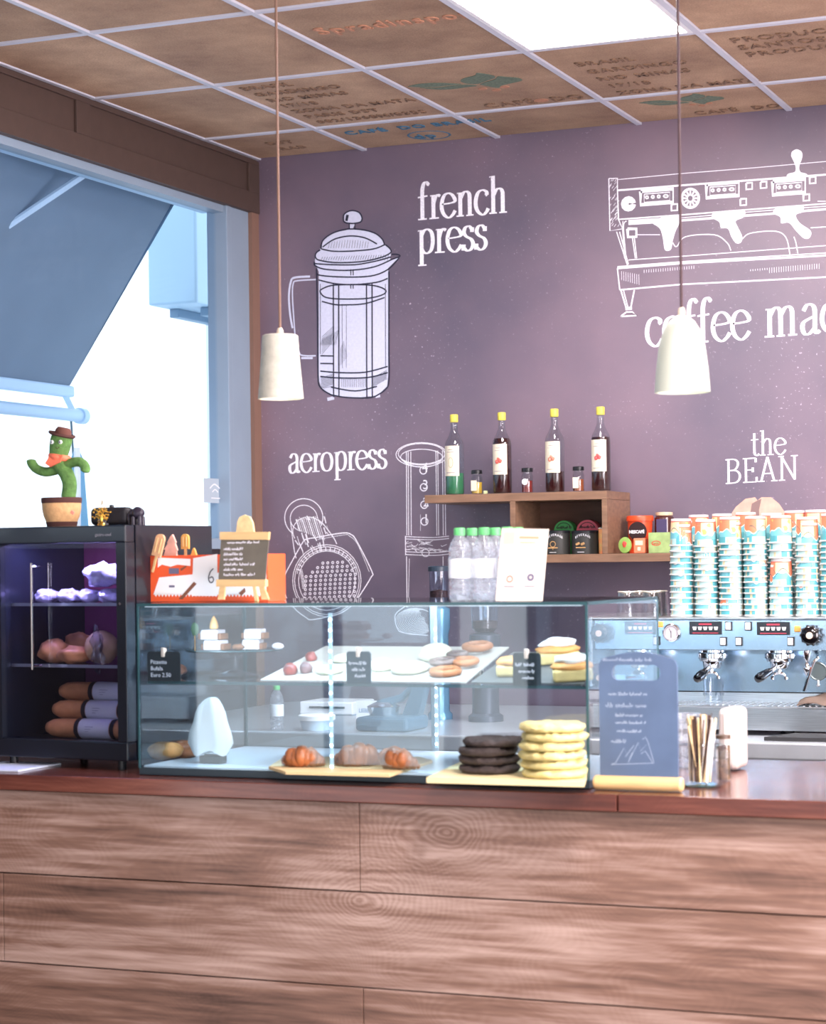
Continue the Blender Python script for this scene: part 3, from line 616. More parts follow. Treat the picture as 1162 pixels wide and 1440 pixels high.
# ---------------------------------------------------------------- front counter
def mk_wood(name,c1,c2,c3,knots,rough=.4,coat=0,rings=True,str_=(1,1,1)):
    m=bpy.data.materials.new(name); m.use_nodes=True; nt=m.node_tree; b=nt.nodes['Principled BSDF']; L=nt.links.new
    tc=nt.nodes.new('ShaderNodeTexCoord'); gp=nt.nodes.new('ShaderNodeNewGeometry')
    def node(t,**k):
        n=nt.nodes.new(t)
        for a,v in k.items(): setattr(n,a,v)
        return n
    sep=node('ShaderNodeSeparateXYZ'); L(gp.outputs['Position'],sep.inputs[0])
    def math_(op,a,b_=None,c=None):
        n=node('ShaderNodeMath',operation=op)
        for i,v in enumerate((a,b_,c)):
            if v is None: continue
            if isinstance(v,(int,float)): n.inputs[i].default_value=v
            else: L(v,n.inputs[i])
        return n.outputs[0]
    x,z=sep.outputs[0],sep.outputs[2]
    def nz(scale,det,st,loc=(0,0,0)):
        n_=node('ShaderNodeTexNoise'); n_.inputs['Scale'].default_value=scale; n_.inputs['Detail'].default_value=det
        p_=node('ShaderNodeMapping'); p_.inputs['Scale'].default_value=st; p_.inputs['Location'].default_value=loc; L(gp.outputs['Position'],p_.inputs[0]); L(p_.outputs[0],n_.inputs['Vector']); return n_.outputs[0]
    warp=nz(3.,3,(1,1,1.6)); ringsum=0.0; dark=0.0
    for (kx,kz,s_) in knots:
        dx=math_('MULTIPLY',math_('SUBTRACT',x,kx),.6); dz=math_('SUBTRACT',z,kz)
        d=math_('SQRT',math_('ADD',math_('MULTIPLY',dx,dx),math_('MULTIPLY',dz,dz))); d=math_('ADD',d,math_('MULTIPLY',warp,.16))
        g=math_('EXPONENT',math_('MULTIPLY',d,-1/(s_*1.25)))
        ringsum=math_('ADD',ringsum,math_('MULTIPLY',math_('SINE',math_('MULTIPLY',d,560.)),math_('MULTIPLY',g,.12)))
        dark=math_('ADD',dark,math_('MULTIPLY',math_('EXPONENT',math_('MULTIPLY',math_('ABSOLUTE',math_('SUBTRACT',d,.045)),-70.)),.14))
    arc=math_('SINE',math_('MULTIPLY',math_('ADD',math_('ADD',math_('MULTIPLY',x,.35),z),math_('MULTIPLY',nz(1.1,3,(1,1,1.4),(5,0,2)),1.9)),300.))
    arcs=math_('MULTIPLY',arc,math_('MULTIPLY',nz(2.,2,(1,1,1),(9,0,4)),.012))
    w=math_('ADD',ringsum,arcs)
    fine=nz(42,7,(.10,1,1.7)); blot=nz(3.0,7,(.45,1,2.4),(3,0,1)); mid=nz(14,6,(.16,1,2.2),(1,0,7))
    v=math_('SUBTRACT',math_('ADD',math_('ADD',w,math_('MULTIPLY',mid,.34)),math_('ADD',math_('MULTIPLY',fine,.34),math_('MULTIPLY',blot,.42))),dark)
    r=node('ShaderNodeValToRGB'); e=r.color_ramp.elements; e[0].position=.38; e[0].color=c1; e[1].position=.70; e[1].color=c3; q=e.new(.54); q.color=c2
    L(v,r.inputs[0]); L(r.outputs[0],b.inputs['Base Color']); b.inputs['Roughness'].default_value=rough; b.inputs['Coat Weight'].default_value=coat; b.inputs['Coat Roughness'].default_value=.12
    bp=node('ShaderNodeBump'); bp.inputs['Strength'].default_value=.03; bp.inputs['Distance'].default_value=.002; L(w,bp.inputs['Height']); L(bp.outputs[0],b.inputs['Normal'])
    return m
CT=1.05; CF=5.13; CB=6.12
PY=5.165
k1=aY(630,1170,PY); k2=aY(505,1265,PY); k3=aY(110,1150,PY); k4=aY(285,1400,PY)
plankm=mk_wood('plank_laminate',rgb(66,46,38),rgb(124,94,80),rgb(174,148,136),[(k1.x,k1.z,.075),(k2.x,k2.z,.07),(k3.x-.2,k3.z+.02,.03),(k4.x,k4.z,.03)],rough=.36)
topm=mk_wood('worktop_varnish',rgb(62,30,24),rgb(92,48,38),rgb(122,72,56),[],rough=.25,coat=.4)
counter=thing('counter','long wooden shop counter clad in wide brown planks with reddish worktop','counter',(-1.6,5.6,0))
mb=MB(); mb.bx((-4.1,PY+.02,0),(.9,CB-.03,CT-.046)); mb.build('carcass',mat('carcass_dark',rgb(60,42,34),.7),counter)
js=aY(868,1118,CF).x
for a,b_ in ((-4.1,js-.0015),(js+.0015,.9)):
    mb=MB(); mb.bx((a,CF,CT-.045),(b_,CB,CT),.003); mb.build('worktop_board',topm,counter)
rows=[(1.001,.764),(.762,.509),(.507,.254),(.252,.0)]
cuts=[[-4.1,-2.333,.17,.9],[-4.1,-3.459,-.96,.9],[-4.1,-2.328,.17,.9],[-4.1,-3.46,-.96,.9]]
for (zt,zb),cs in zip(rows,cuts):
    for a,b_ in zip(cs[:-1],cs[1:]):
        mb=MB(); mb.bx((a+.0012,PY,zb+.001),(b_-.0012,PY+.02,zt-.001),.0012); mb.build('plank',plankm,counter)
# ---------------------------------------------------------------- back counter
BF=6.68
bc=thing('back_counter','stainless steel back counter carrying the espresso machine along the mural wall','counter',(-1.6,7.5,0))
steelw=mat('worktop_steel',rgb(190,194,200),.3,.55,noise=.05,nscale=10)
mb=MB(); mb.bx((-4.0,BF,CT-.055),(.9,WY-.02,CT),.006); mb.build('worktop',steelw,bc)
mb=MB(); mb.bx((-4.0,BF+.04,0),(.9,WY-.03,CT-.056)); mb.build('carcass',mat('cabinet_grey',rgb(120,124,130),.5),bc)
# ---------------------------------------------------------------- display case
K0,K1=-3.038,-1.706; KF,KB=5.22,5.868; KT=1.534
case=thing('display_case','glass pastry display case with dark rim standing on the wooden counter','display case',((K0+K1)/2,5.54,CT))
rimm=mat('case_rim',rgb(36,48,56),.3); whitem=mat('case_floor_white',rgb(205,218,228),.35)
mb=MB(); mb.bx((K0,KF,CT+.001),(K1,KB,CT+.022),.002); mb.build('base_rim',rimm,case)
mb=MB(); mb.bx((K0+.01,KF+.012,CT+.0222),(K1-.01,KB-.01,CT+.027)); mb.build('floor_plate',whitem,case)
mb=MB(); mb.bx((K0,KF,CT+.0225),(K1,KF+.006,KT-.007)); mb.build('front_pane',caseg,case)
mb=MB(); mb.bx((K1-.006,KF+.007,CT+.0225),(K1,KB-.007,KT-.007)); mb.build('side_pane',caseg,case)
mb=MB(); mb.bx((K0,KF+.007,CT+.0225),(K0+.006,KB-.007,KT-.007)); mb.build('side_pane',caseg,case)
mb=MB(); mb.bx((K0,KF,KT-.0065),(K1,KB,KT)); mb.build('top_pane',caseg,case)
mb=MB(); mb.bx((K0,KF-.0015,KT-.0085),(K1,KF+.0,KT+.0002)); mb.bx((K1-.001,KF,KT-.0085),(K1+.0008,KB,KT+.0002)); mb.bx((K1-.0055,KF-.001,CT+.02),(K1+.0008,KF+.0055,KT)); mb.bx((K0-.0008,KF-.001,CT+.02),(K0+.0045,KF+.004,KT)); mb.bx((K0,KB,KT-.02),(K1,KB+.006,KT)); mb.bx((K1-.004,KB-.004,CT+.02),(K1+.0008,KB+.004,KT)); mb.bx((K0,KB-.004,CT+.02),(K0+.01,KB+.004,KT))
mb.build('edge_trim',edgegreen,case,kind='stuff')
xm=aY(613,1000,KB).x
mb=MB(); mb.bx((K0+.01,KB-.006,CT+.0225),(xm,KB-.001,KT-.02)); mb.build('sliding_door',caseg,case)
mb=MB(); mb.bx((xm-.01,KB-.0125,CT+.0225),(xm+.012,KB-.0075,KT-.02),.001); mb.build('door_stile',mat('stile_alu',rgb(150,165,175),.3,.6),case)
SZ=aY(500,961,5.265).z
mb=MB(); mb.bx((K0+.008,5.262,SZ-.007),(K1-.008,5.80,SZ)); mb.build('glass_shelf',caseg,case)
mb=MB(); mb.bx((K0+.008,5.2605,SZ-.008),(K1-.008,5.262,SZ+.0005)); mb.build('shelf_edge',edgegreen,case)
for xx in (K0+.02,xm+.02,K1-.03):
    mb=MB(); mb.bx((xx-.006,5.70,SZ-.02),(xx+.006,5.80,SZ-.0075)); mb.build('shelf_bracket',mat('bracket_steel',rgb(150,155,160),.3,1),case)
ledd=mat('led_dot',(1,1,1,1),.5,emis=(.85,.95,1,1),estr=22); ledb=mat('led_tape',rgb(200,225,240),.4)
def led(px,y0,y1,Y):
    a=aY(px,y0,Y); b_=aY(px,y1,Y); mb=MB(); mb.bx((a.x-.005,Y,b_.z),(a.x+.005,Y+.003,a.z)); s_=mb.build('led_strip',ledb,case)
    n=int((a.z-b_.z)/.0285)
    for k in range(n):
        mb=MB(); z=b_.z+.012+k*.0285; mb.box((a.x,Y-.001,z),(.0058,.002,.0058),.001,seg=1); mb.build('led',ledd,s_)
led(464,862,1084,KF+.012); led(612,870,1052,KB-.018)
mb=MB(); mb.bx((K0+.02,KF+.01,KT-.0105),(K1-.02,KF+.022,KT-.0072)); mb.build('added_light_bar',mat('added_light_bar',(1,1,1,1),.5,emis=(.75,.9,1,1),estr=.3),case)  # glowing bar added to brighten the case interior
l=area('case_fill_light',((K0+K1)/2,KF+.04,KT-.02),((K0+K1)/2,5.6,CT),1.2,.02,4.5,(.68,.85,1))  # added bluish fill lamp for the case interior
# trays, boards
def plane3(a,b,c):
    n=(b-a).cross(c-a).normalized(); return a,n
def onp(x,y,pl):
    d=ray(x,y); return E0+d*((pl[0]-E0).dot(pl[1])/d.dot(pl[1]))
def tray(name,label,m,fl,fr,br,bl,Yf,Yb,th,zoff=0):
    A,B=aY(*fl,Yf),aY(*fr,Yf); zf=SZ+.002; A.z=B.z=zf
    Cc,Dd=aY(*br,Yb),aY(*bl,Yb); zb=(Cc.z+Dd.z)/2; Cc.z=Dd.z=zb
    mb=MB(); mb.prism([A,B,Cc,Dd],(0,0,th)); o=mb.build(name,m); tag(o,label,'tray')
    for p in (Cc*.9+A*.1,):
        pass
    mb=MB(); 
    return o,plane3(A+Vector((0,0,th)),B+Vector((0,0,th)),Cc+Vector((0,0,th))),(A,B,Cc,Dd)
t1,PL1,cor=tray('paper_tray','pale paper-lined tray tilted on the upper glass shelf under the cookies',mat('tray_paper',rgb(166,160,152),.7),(366,958),(655,966),(716,915),(458,907),5.28,5.74,.004)
t2,PL2,cor2=tray('slate_tray','dark grey slate tray at the right end of the upper glass shelf',mat('tray_slate',rgb(84,84,82),.6,noise=.15,nscale=20),(662,965),(822,968),(832,921),(722,917),5.28,5.74,.004)
for (c_,tt) in ((cor,t1),(cor2,t2)):
    a=c_[3]*.93+c_[0]*.07; b_=c_[2]*.93+c_[1]*.07
    for q in (a*.85+b_*.15,a*.15+b_*.85):
        mb=MB(); mb.bx((q.x-.008,q.y-.006,SZ+.0003),(q.x+.008,q.y+.006,q.z)); mb.build('rear_foot',tt.data.materials[0],tt)
board_m=mat('board_light',rgb(218,190,140),.55,noise=.08,nscale=6,stretch=(1,6,1)); FZ=CT+.0272
a=aZ(378,1080,FZ); b_=aZ(565,1092,FZ)
mb=MB(); pts=[aZ(378,1082,FZ),aZ(402,1089,FZ),aZ(548,1093,FZ),aZ(608,1073,FZ),aZ(590,1068,FZ),aZ(400,1068,FZ)]; mb.prism(pts,(0,0,.008)); o=mb.build('wooden_board',board_m); tag(o,'thin light wooden board under the three dark croissants','board')
mb=MB(); pts=[aZ(600,1101,FZ),aZ(822,1107,FZ),aZ(828,1085,FZ),aZ(820,1073,FZ),aZ(665,1070,FZ)]; mb.prism(pts,(0,0,.014)); o=mb.build('wooden_board',mat('board_cream',rgb(228,208,158),.55,noise=.06,nscale=6)); tag(o,'cream wooden board under the stacks of yellow and dark cookies','board')
# croissants
crois=mat('croissant_brown',rgb(150,88,50),.4,noise=.45,nscale=22,bump=.4,bscale=60,coat=.2)
def croissant(px,py,scale,rot,label):
    p=aZ(px,py,FZ+.009); mb=MB(); N=11
    for k in range(N):
        t=(k/(N-1))*2-1; a=t*1.15; x=math.sin(a)*.062; y=(1-math.cos(a))*.05; r=.031*(1-.75*abs(t)**2)*(1.08 if k%2 else .95)
        mb.blob((x*scale,y*scale,r*scale*.9),(r*scale*.75,r*scale,r*scale),.05,6,2,rot=Rz(a),seed=k)
    bmesh.ops.transform(mb.bm,matrix=Matrix.Translation(p)@Rz(rot).to_4x4(),verts=mb.bm.verts)
    o=mb.build('croissant',crois,origin=p,sharp=80); tag(o,label,'croissant','dark croissants on the lower board')
croissant(425,1078,.95,.25,'leftmost dark brown croissant on the lower wooden board')
croissant(505,1077,1.05,.5,'middle dark croissant, the tallest of three on the lower wooden board')
croissant(556,1081,1.0,-.35,'rightmost orange-brown croissant near the end of the lower wooden board')
# cookies in stacks
darkc=mat('cookie_dark',rgb(58,48,46),.7,noise=.4,nscale=60,bump=.8,bscale=90); yelc=mat('cookie_yellow',rgb(202,188,128),.7,noise=.12,nscale=50,bump=.7,bscale=80)
def cookies(px,py,R,h,n,m,word,grp,amp):
    p=aZ(px,py,FZ+.0145); rn=random.Random(int(px)); ords=['lowest','second from the bottom','third from the bottom','fourth from the bottom','fifth from the bottom']
    for k in range(n):
        mb=MB(); N=54; prof=[(.0,0),(.5,0),(.84,.0),(.95,.14),(1,.38),(.99,.6),(.93,.82),(.84,.95),(.7,1),(.55,1.01),(.38,1.02),(.2,1.03),(0,1.03)]
        mb.lathe((0,0,0),[(r_*R,z_*h*.96) for r_,z_ in prof],N,cap=False)
        from mathutils import noise
        for v in mb.bm.verts:
            d=Vector((v.co.x,v.co.y,0)); q_=v.co+Vector((k*5,px,0)); n1=noise.noise(Vector((q_.x*26,q_.y*26,k))); n2=noise.noise(q_*95); n3=noise.noise(q_*240)
            if d.length>R*.3: v.co+=d.normalized()*(n1*amp*R*.55+n2*amp*R*.3+n3*.0022)
            if v.co.z>h*.1: v.co.z=min(max(v.co.z+(n1*.2+n2*.3+n3*.14)*h,.0004),h*1.0)
        bmesh.ops.remove_doubles(mb.bm,verts=mb.bm.verts,dist=1e-5)
        q=p+Vector((rn.uniform(-.006,.006),rn.uniform(-.006,.006),k*h))
        bmesh.ops.transform(mb.bm,matrix=Matrix.Translation(q),verts=mb.bm.verts)
        o=mb.build('cookie',m,origin=q,sharp=70); tag(o,'%s cookie, %s of the stack on the cream board'%(word,ords[k] if k<n-1 else 'topmost'),'cookie',grp)
cookies(690,1086,.077,.0232,4,darkc,'large dark chocolate','dark cookies stacked in the case',.2)
cookies(779,1092,.084,.0232,6,yelc,'large yellow','yellow cookies stacked in the case',.16)
# cookies and sweets on the tilted tray
def rottopl(pl):
    n=pl[1]; n=n if n.z>0 else -n
    return Vector((0,0,1)).rotation_difference(n).to_matrix()
R1=rottopl(PL1)
def lie(kind,px,py,m,label,R=.03,r=.011,lift=0,grp=None,cat_='cookie',nm='ring_cookie',sx=1,seed=0):
    p=onp(px,py,PL1); nrm=R1@Vector((0,0,1)); mb=MB()
    if kind=='ring': mb.torus((0,0,0),R-r,r,26,9,sz=.8,seed=seed,amp=.25)
    elif kind=='dome': mb.blob((0,0,0),(R*sx,R,r*1.6),.05,5,3,seed=seed,flat=r*.8)
    bmesh.ops.transform(mb.bm,matrix=Matrix.Translation(p+nrm*(lift+r*.85))@R1.to_4x4(),verts=mb.bm.verts)
    o=mb.build(nm,m,sharp=80); tag(o,label,cat_,grp)
glz=mat('glaze_white',rgb(206,200,176),.35,noise=.08,nscale=30); brn=mat('cookie_brown',rgb(158,98,58),.5,noise=.2,nscale=30,bump=.2); ggl=mat('glaze_grey_brown',rgb(112,92,84),.4,noise=.15,nscale=30)
choc=mat('sweet_dark_red',rgb(80,26,28),.35,noise=.6,nscale=25,col2=rgb(160,60,50))
G1='glazed cookies on the paper tray'
lie('dome',409,948,choc,'dark red and brown sweet at the near left corner of the paper tray',.021,.013,grp=None,cat_='sweet',nm='sweet')
lie('dome',431,946,mat('sweet_dark',rgb(70,44,46),.35,noise=.6,nscale=30,col2=rgb(150,110,110)),'dark mottled sweet beside the red one on the paper tray',.018,.013,cat_='sweet',nm='sweet',seed=2)
lie('dome',438,929,choc,'dark red sweet behind the others on the paper tray',.017,.011,cat_='sweet',nm='sweet',seed=3)
lie('dome',465,946,glz,'flat white glazed cookie at the left of the price card',.04,.009,grp=G1,nm='glazed_cookie',seed=4)
lie('dome',484,930,glz,'white glazed cookie half hidden behind the middle price card',.034,.009,grp=G1,nm='glazed_cookie',seed=9)
lie('dome',538,942,glz,'white glazed cookie just right of the middle price card',.034,.014,grp=G1,nm='glazed_cookie',seed=5)
lie('ring',577,945,glz,'white glazed ring cookie with a hole in front of the pale mound',.052,.014,grp=G1,nm='glazed_ring_cookie')
lie('dome',614,927,glz,'largest white glazed mound at the back of the paper tray',.05,.019,grp=G1,nm='glazed_cookie',seed=6)
G2='ring cookies on the paper tray'
lie('ring',627,949,brn,'plain brown ring cookie nearest the front of the paper tray',.046,.012,grp=G2)
lie('ring',624,940,ggl,'grey glazed ring cookie lying on the front brown one',.04,.010,lift=.012,grp=G2)
lie('ring',654,938,brn,'brown ring cookie in the middle of the ring cookies',.042,.012,lift=.006,grp=G2)
lie('ring',644,929,ggl,'small grey glazed ring cookie leaning on the middle brown one',.032,.009,lift=.012,grp=G2)
lie('ring',672,917,brn,'brown ring cookie farthest back beside the slate tray',.046,.013,lift=.006,grp=G2)
# pastries on slate
crust=mat('pastry_crust',rgb(200,140,78),.55,noise=.2,nscale=25,bump=.3); cream=mat('whipped_cream',rgb(226,222,216),.5); sponge=mat('sponge_yellow',rgb(196,172,114),.7,noise=.15,nscale=40)
def pastry(px,py,w,d,rot,label,top=True):
    p=onp(px,py,PL2); t=thing('cream_pastry',label,'pastry',p,'cream pastries on the slate tray'); xf=Matrix.Translation(p)@rottopl(PL2).to_4x4()@Rz(rot).to_4x4()
    mb=MB(); mb.box((0,0,.017),(w,d,.032),.008,seg=3); mb.build('sponge',sponge,t,xf=xf)
    mb=MB(); mb.blob((0,0,.038),(w*.54,d*.54,.016),.05,6,3,flat=.008,seed=px); mb.build('crust',crust,t,xf=xf,sharp=80)
    if top:
        mb=MB(); mb.blob((0,0,.056),(w*.42,d*.4,.014),.12,5,3,flat=.008,seed=px+1); mb.build('cream',cream,t,xf=xf,sharp=80)
pastry(722,950,.085,.06,.2,'yellow sponge slice without cream behind the right price card',False)
pastry(786,932,.115,.075,.5,'cream-topped pastry slice at the back of the slate tray')
pastry(806,956,.105,.075,.35,'cream-topped pastry slice at the front right corner of the case')
# price cards with clips
cardk=mat('price_card_black',rgb(20,30,36),.4); cardt=mat('price_card_teal',rgb(24,52,66),.4); clipm=mat('clip_pink_wood',rgb(226,198,180),.5)
def card(px0,py0,px1,py1,Y,label,m,lines,real=None):
    a=aY(px0,py0,Y); b_=aY(px1,py1,Y); zb=SZ+.0012; a.z=a.z
    t=thing('price_card',label,'price card',((a.x+b_.x)/2,Y,zb)); mb=MB()
    mb.prism([(a.x,Y,a.z-.006),(a.x+.006,Y,a.z),(b_.x-.006,Y,a.z),(b_.x,Y,a.z-.006),(b_.x,Y,zb),(a.x,Y,zb)],(0,.003,0)); mb.build('card',m,t)
    mb=MB(); cx=(a.x+b_.x)/2; mb.box((cx,Y-.004,a.z-.002),(.01,.006,.026),.002); mb.box((cx,Y+.006,a.z-.002),(.01,.006,.022),.002); mb.tube([(cx-.006,Y-.001,a.z-.002),(cx+.006,Y-.001,a.z-.002)],.003,6); mb.build('clip',clipm,t)
    H=a.z-zb; wd=b_.x-a.x
    if real:
        for k,s_ in enumerate(real): txt(s_,H*.2,chalkw,t,(a.x+wd*.1,Y-.0008,a.z-H*(.42+.22*k)),X3,Z3,th=.0002)
    else:
        mb=MB()
        for k in range(lines): scribble(mb,(a.x+wd*(.1+.12*k),Y,a.z-H*(.42+.2*k)),X3,Z3,NB,wd*(.7-.14*k),H*.11,.0012,int(px0)+k)
        mb.build('handwriting',chalkw,t,kind='stuff')
    mb=MB(); mb.box(((a.x+b_.x)/2,Y+.006,zb+.0015),(wd*.5,.018,.003)); mb.build('foot',m,t)
card(207,916,254,962,5.243,'black price card with white handwriting at the left end of the case',cardk,3,['Pizzette','Bufala','Euro 2.50'])
card(487,916,522,962,5.243,'small teal price card with a clip in front of the glazed cookies',cardt,3)
card(721,918,761,962,5.243,'black handwritten price card clipped in front of the slate tray',cardk,3)
# cake stand with slices
cs=aZ(330,958,SZ+.001); cs=Vector((aY(330,940,5.5).x,5.5,SZ+.001)); topz=aY(330,914,5.5).z
t=thing('cake_stand','round glass cake stand on the upper shelf carrying cake slices','cake stand',cs)
mb=MB(); mb.lathe(cs,[(.075,0),(.072,.004),(.03,.012),(.012,.02),(.01,topz-cs.z-.02),(.03,topz-cs.z-.008),(.05,topz-cs.z-.004)],32); mb.build('foot',clear,t)
mb=MB(); mb.lathe((cs.x,cs.y,topz-.004),[(.0,0),(.135,0),(.142,.004),(.14,.006),(.0,.004)],40,cap=False); mb.build('plate',clear,t)
mb=MB(); mb.torus((cs.x,cs.y,topz+.001),.141,.0018,40,6); mb.build('plate_rim',edgegreen,t)
icing=mat('icing_white',rgb(184,172,174),.5); cakeb=mat('cake_brown',rgb(110,70,46),.7,noise=.3,nscale=40)
def slice_(px,py,Y,w,label,d=.05,layers=1,z=None,rot=0):
    p=aY(px,py,Y); p.z=z if z else topz+.003; t=thing('cake_slice',label,'cake',p,'iced cake slices on the glass stand'); xf=Matrix.Translation(p)@Rz(rot).to_4x4()
    mb=MB(); mb.box((0,0,.009),(w,d,.018),.003); mb.build('sponge',cakeb,t,xf=xf)
    mb=MB(); mb.box((0,0,.022),(w*.72,d*1.02,.013),.003); mb.box((0,-d*.5-.001,.012),(w*.72,.003,.024),.001); mb.build('icing',icing,t,xf=xf)
slice_(304,905,5.44,.075,'iced brown cake slice at the bottom of the stacked pair on the stand')
slice_(300,893,5.44,.075,'iced brown cake slice lying on top of another on the stand',z=topz+.033)
slice_(356,905,5.50,.07,'pale iced slice under another at the back of the glass stand',rot=.2)
slice_(359,893,5.50,.07,'pale iced slice on top, behind the stacked pair at the stand centre',rot=.15,z=topz+.033)
p=aY(391,910,5.47); mb=MB(); mb.blob((p.x,p.y,topz+.013),(.018,.018,.010),.02,4,2); o=mb.build('macaroon',icing); tag(o,'small round white macaroon at the right rim of the glass stand','macaroon')
p=aY(335,910,5.42); mb=MB(); mb.blob((p.x,p.y,topz+.012),(.02,.017,.009),.06,5,2); o=mb.build('truffle',cakeb); tag(o,'small brown truffle at the front centre of the glass stand','sweet')
goldm=mat('cone_gold',rgb(200,150,90),.45,noise=.3,nscale=30)
p=aY(301,886,5.44); p.z=topz+.064
mb=MB(); mb.lathe(p,[(.012,0),(.013,.006),(.011,.018),(.006,.03),(.001,.037)],14); o=mb.build('wafer_cone',goldm); tag(o,'golden wafer cone standing on the stacked cake slices','wafer')
t=thing('leaf_decoration','green oval leaf decoration standing left of the golden wafer cone','decoration',aY(274,914,5.47)*1); p=aY(274,885,5.47)
mb=MB(); mb.blob((p.x,p.y,p.z),(.013,.004,.02),.03,4,2); mb.build('leaf',mat('leaf_green',rgb(90,115,90),.5),t)
mb=MB(); mb.tube([(p.x,p.y,topz+.001),(p.x,p.y,p.z-.012)],.0015,6); mb.build('stem',goldm,t)
p=aY(245,905,5.42); 
for (px,lab,seed) in ((231,'leftmost dark pastry lying on the upper shelf behind the black price card',3),(246,'small pale-topped dark pastry left of the cake stand',5)):
    p=aY(px,950,5.45); mb=MB(); mb.blob((p.x,p.y,SZ+.022),(.032,.03,.021),.08,5,3,seed=seed); o=mb.build('pastry',mat('pastry_dark',rgb(96,62,48),.5,noise=.4,nscale=30)); tag(o,lab,'pastry')
# lower left pastries
for (px,py,lab,seed,cc) in ((234,1082,'golden filled roll in the lower left corner of the case',1,crust),(262,1080,'darker roll beside the golden one at the case bottom left',2,crois)):
    p=aY(px,py,5.40 if seed==1 else 5.46); mb=MB(); mb.blob((p.x,p.y,FZ+.026),(.052,.034,.026),.08,5,3,rot=Rz(.3*seed),seed=seed); o=mb.build('filled_roll',cc,sharp=80); tag(o,lab,'roll')
# white tissue draped
tis=mat('tissue_white',rgb(214,218,218),.8)
Yt=5.33; cen=aY(297,1018,Yt)
mb=MB(); prof_=[(270,322,1056),(264,328,1044),(266,325,1030),(272,320,1015),(275,317,1002),(280,313,992),(288,308,984),(294,303,981)]
rings=[]; NN=30
for hi,(xa,xb,yy) in enumerate(prof_):
    L1,L2=aY(xa,yy,Yt),aY(xb,yy,Yt); cx_=(L1.x+L2.x)/2; rx_=(L2.x-L1.x)/2; ring=[]
    for k in range(NN):
        a_=2*PI*k/NN; f_=1+.13*math.sin(5*a_+hi*.35)+.07*math.sin(11*a_+1+hi*.2); zz=L1.z+(.008*math.sin(4*a_+1)-.004 if hi==0 else 0)
        ring.append(mb.bm.verts.new((cx_+rx_*math.cos(a_)*(.9+.1*f_),Yt+.022*math.sin(a_)*f_*(1-hi*.05),zz)))
    rings.append(ring)
for i in range(len(rings)-1):
    for k in range(NN): f_=mb.bm.faces.new((rings[i][k],rings[i][(k+1)%NN],rings[i+1][(k+1)%NN],rings[i+1][k])); f_.smooth=True
mb.bm.faces.new(rings[-1]); mb.bm.faces.new(rings[0][::-1])
o=mb.build('paper_bag',tis,sharp=50); tag(o,'white crumpled paper bag standing upright at the left of the lower case','paper bag')
t=thing('tissue_holder','dark low holder under the white crumpled paper bag in the case','holder',(cen.x,Yt,FZ+.0005))
hz_=min(v.z for v in [aY(297,1060,Yt)])-FZ-.004; mb=MB(); mb.box((cen.x+.004,Yt+.002,FZ+hz_/2),(.07,.04,hz_),.004); mb.build('holder_block',mat('holder_dark',rgb(24,40,44),.3),t)
mb=MB(); mb.box((cen.x+.004,Yt+.002,FZ+hz_+.0015),(.05,.012,.003)); mb.build('slot',black,t)
# ---------------------------------------------------------------- things on the case
TZ=KT+.0006
def bxp(x0,y0,x1,y1,Y): return aY(x0,y0,Y),aY(x1,y1,Y)
orange=mat('carton_orange',rgb(232,92,48),.45); cartw=mat('carton_white',rgb(242,238,238),.5); brownp=mat('print_brown',rgb(130,80,60),.5); greyp=mat('print_grey',rgb(110,105,130),.6)
a,b_=bxp(208,781,377,843,5.42)
t=thing('chocolate_box','orange and white cardboard display box of chocolates behind the small easel','box',((a.x+b_.x)/2,5.47,TZ))
mb=MB(); mb.bx((a.x,5.42,TZ),(b_.x,5.425,a.z-.002)); mb.bx((a.x,5.53,TZ),(b_.x,5.535,a.z+.0)); mb.bx((a.x,5.4252,TZ),(a.x+.004,5.5298,a.z+.004)); mb.bx((b_.x-.004,5.4252,TZ),(b_.x,5.5298,a.z)); mb.bx((a.x+.0042,5.4252,TZ),(b_.x-.0042,5.5298,TZ+.004)); mb.build('carton',orange,t)
f5=lambda x,y,l=.0006: aY(x,y,5.42)-Vector((0,l,0))
mb=MB(); mb.face([f5(222,784),f5(268,786),f5(268,796),f5(250,794),f5(240,797),f5(228,794),f5(222,798)]); mb.face([f5(216,836),f5(224,812),f5(268,808),f5(300,806),f5(375,800),f5(375,836)]);mb.face([f5(272,785,.001),f5(306,779,.001),f5(306,838,.001),f5(270,838,.001)])
for k in range(34): x=217+k*4.7; mb.face([f5(x,835.5),f5(x+4.7,835.5),f5(x+2.4,839.5)])
mb.build('print_panel',cartw,t)
mb=MB(); mb.face([f5(238,799,.0012),f5(252,799,.0012),f5(252,807,.0012),f5(238,807,.0012)]); mb.build('print_label',greyp,t); mb=MB(); mb.face([f5(238,823,.0014),f5(246,823,.0014),f5(246,826,.0014),f5(238,826,.0014)]); mb.build('print_word',greyp,t)
mb=MB(); mb.face([f5(252,842,.0018),f5(257,843,.0018),f5(277,821,.0018),f5(273,818,.0018)]); mb.face([f5(254,800,.0018),f5(263,795,.0018),f5(262,798,.0018),f5(255,803,.0018)]); mb.face([f5(336,834,.0018),f5(345,826,.0018),f5(346,832,.0018),f5(340,838,.0018)]); mb.build('print_bar',brownp,t)
mb=MB(); q=f5(294,819,.0016); wp6=cat([(.016,.04),(.006,.03),(0,.014),(.003,.002),(.011,0),(.016,.008),(.011,.016),(.003,.012)],5); ribbon(mb,wp6,lambda d:.0032,q,X3,Z3,NB,.0005); mb.build('numeral',mat('marker_dark',rgb(40,32,44),.6),t)
wf=mat('biscuit_tan',rgb(214,168,128),.6,noise=.12,nscale=40)
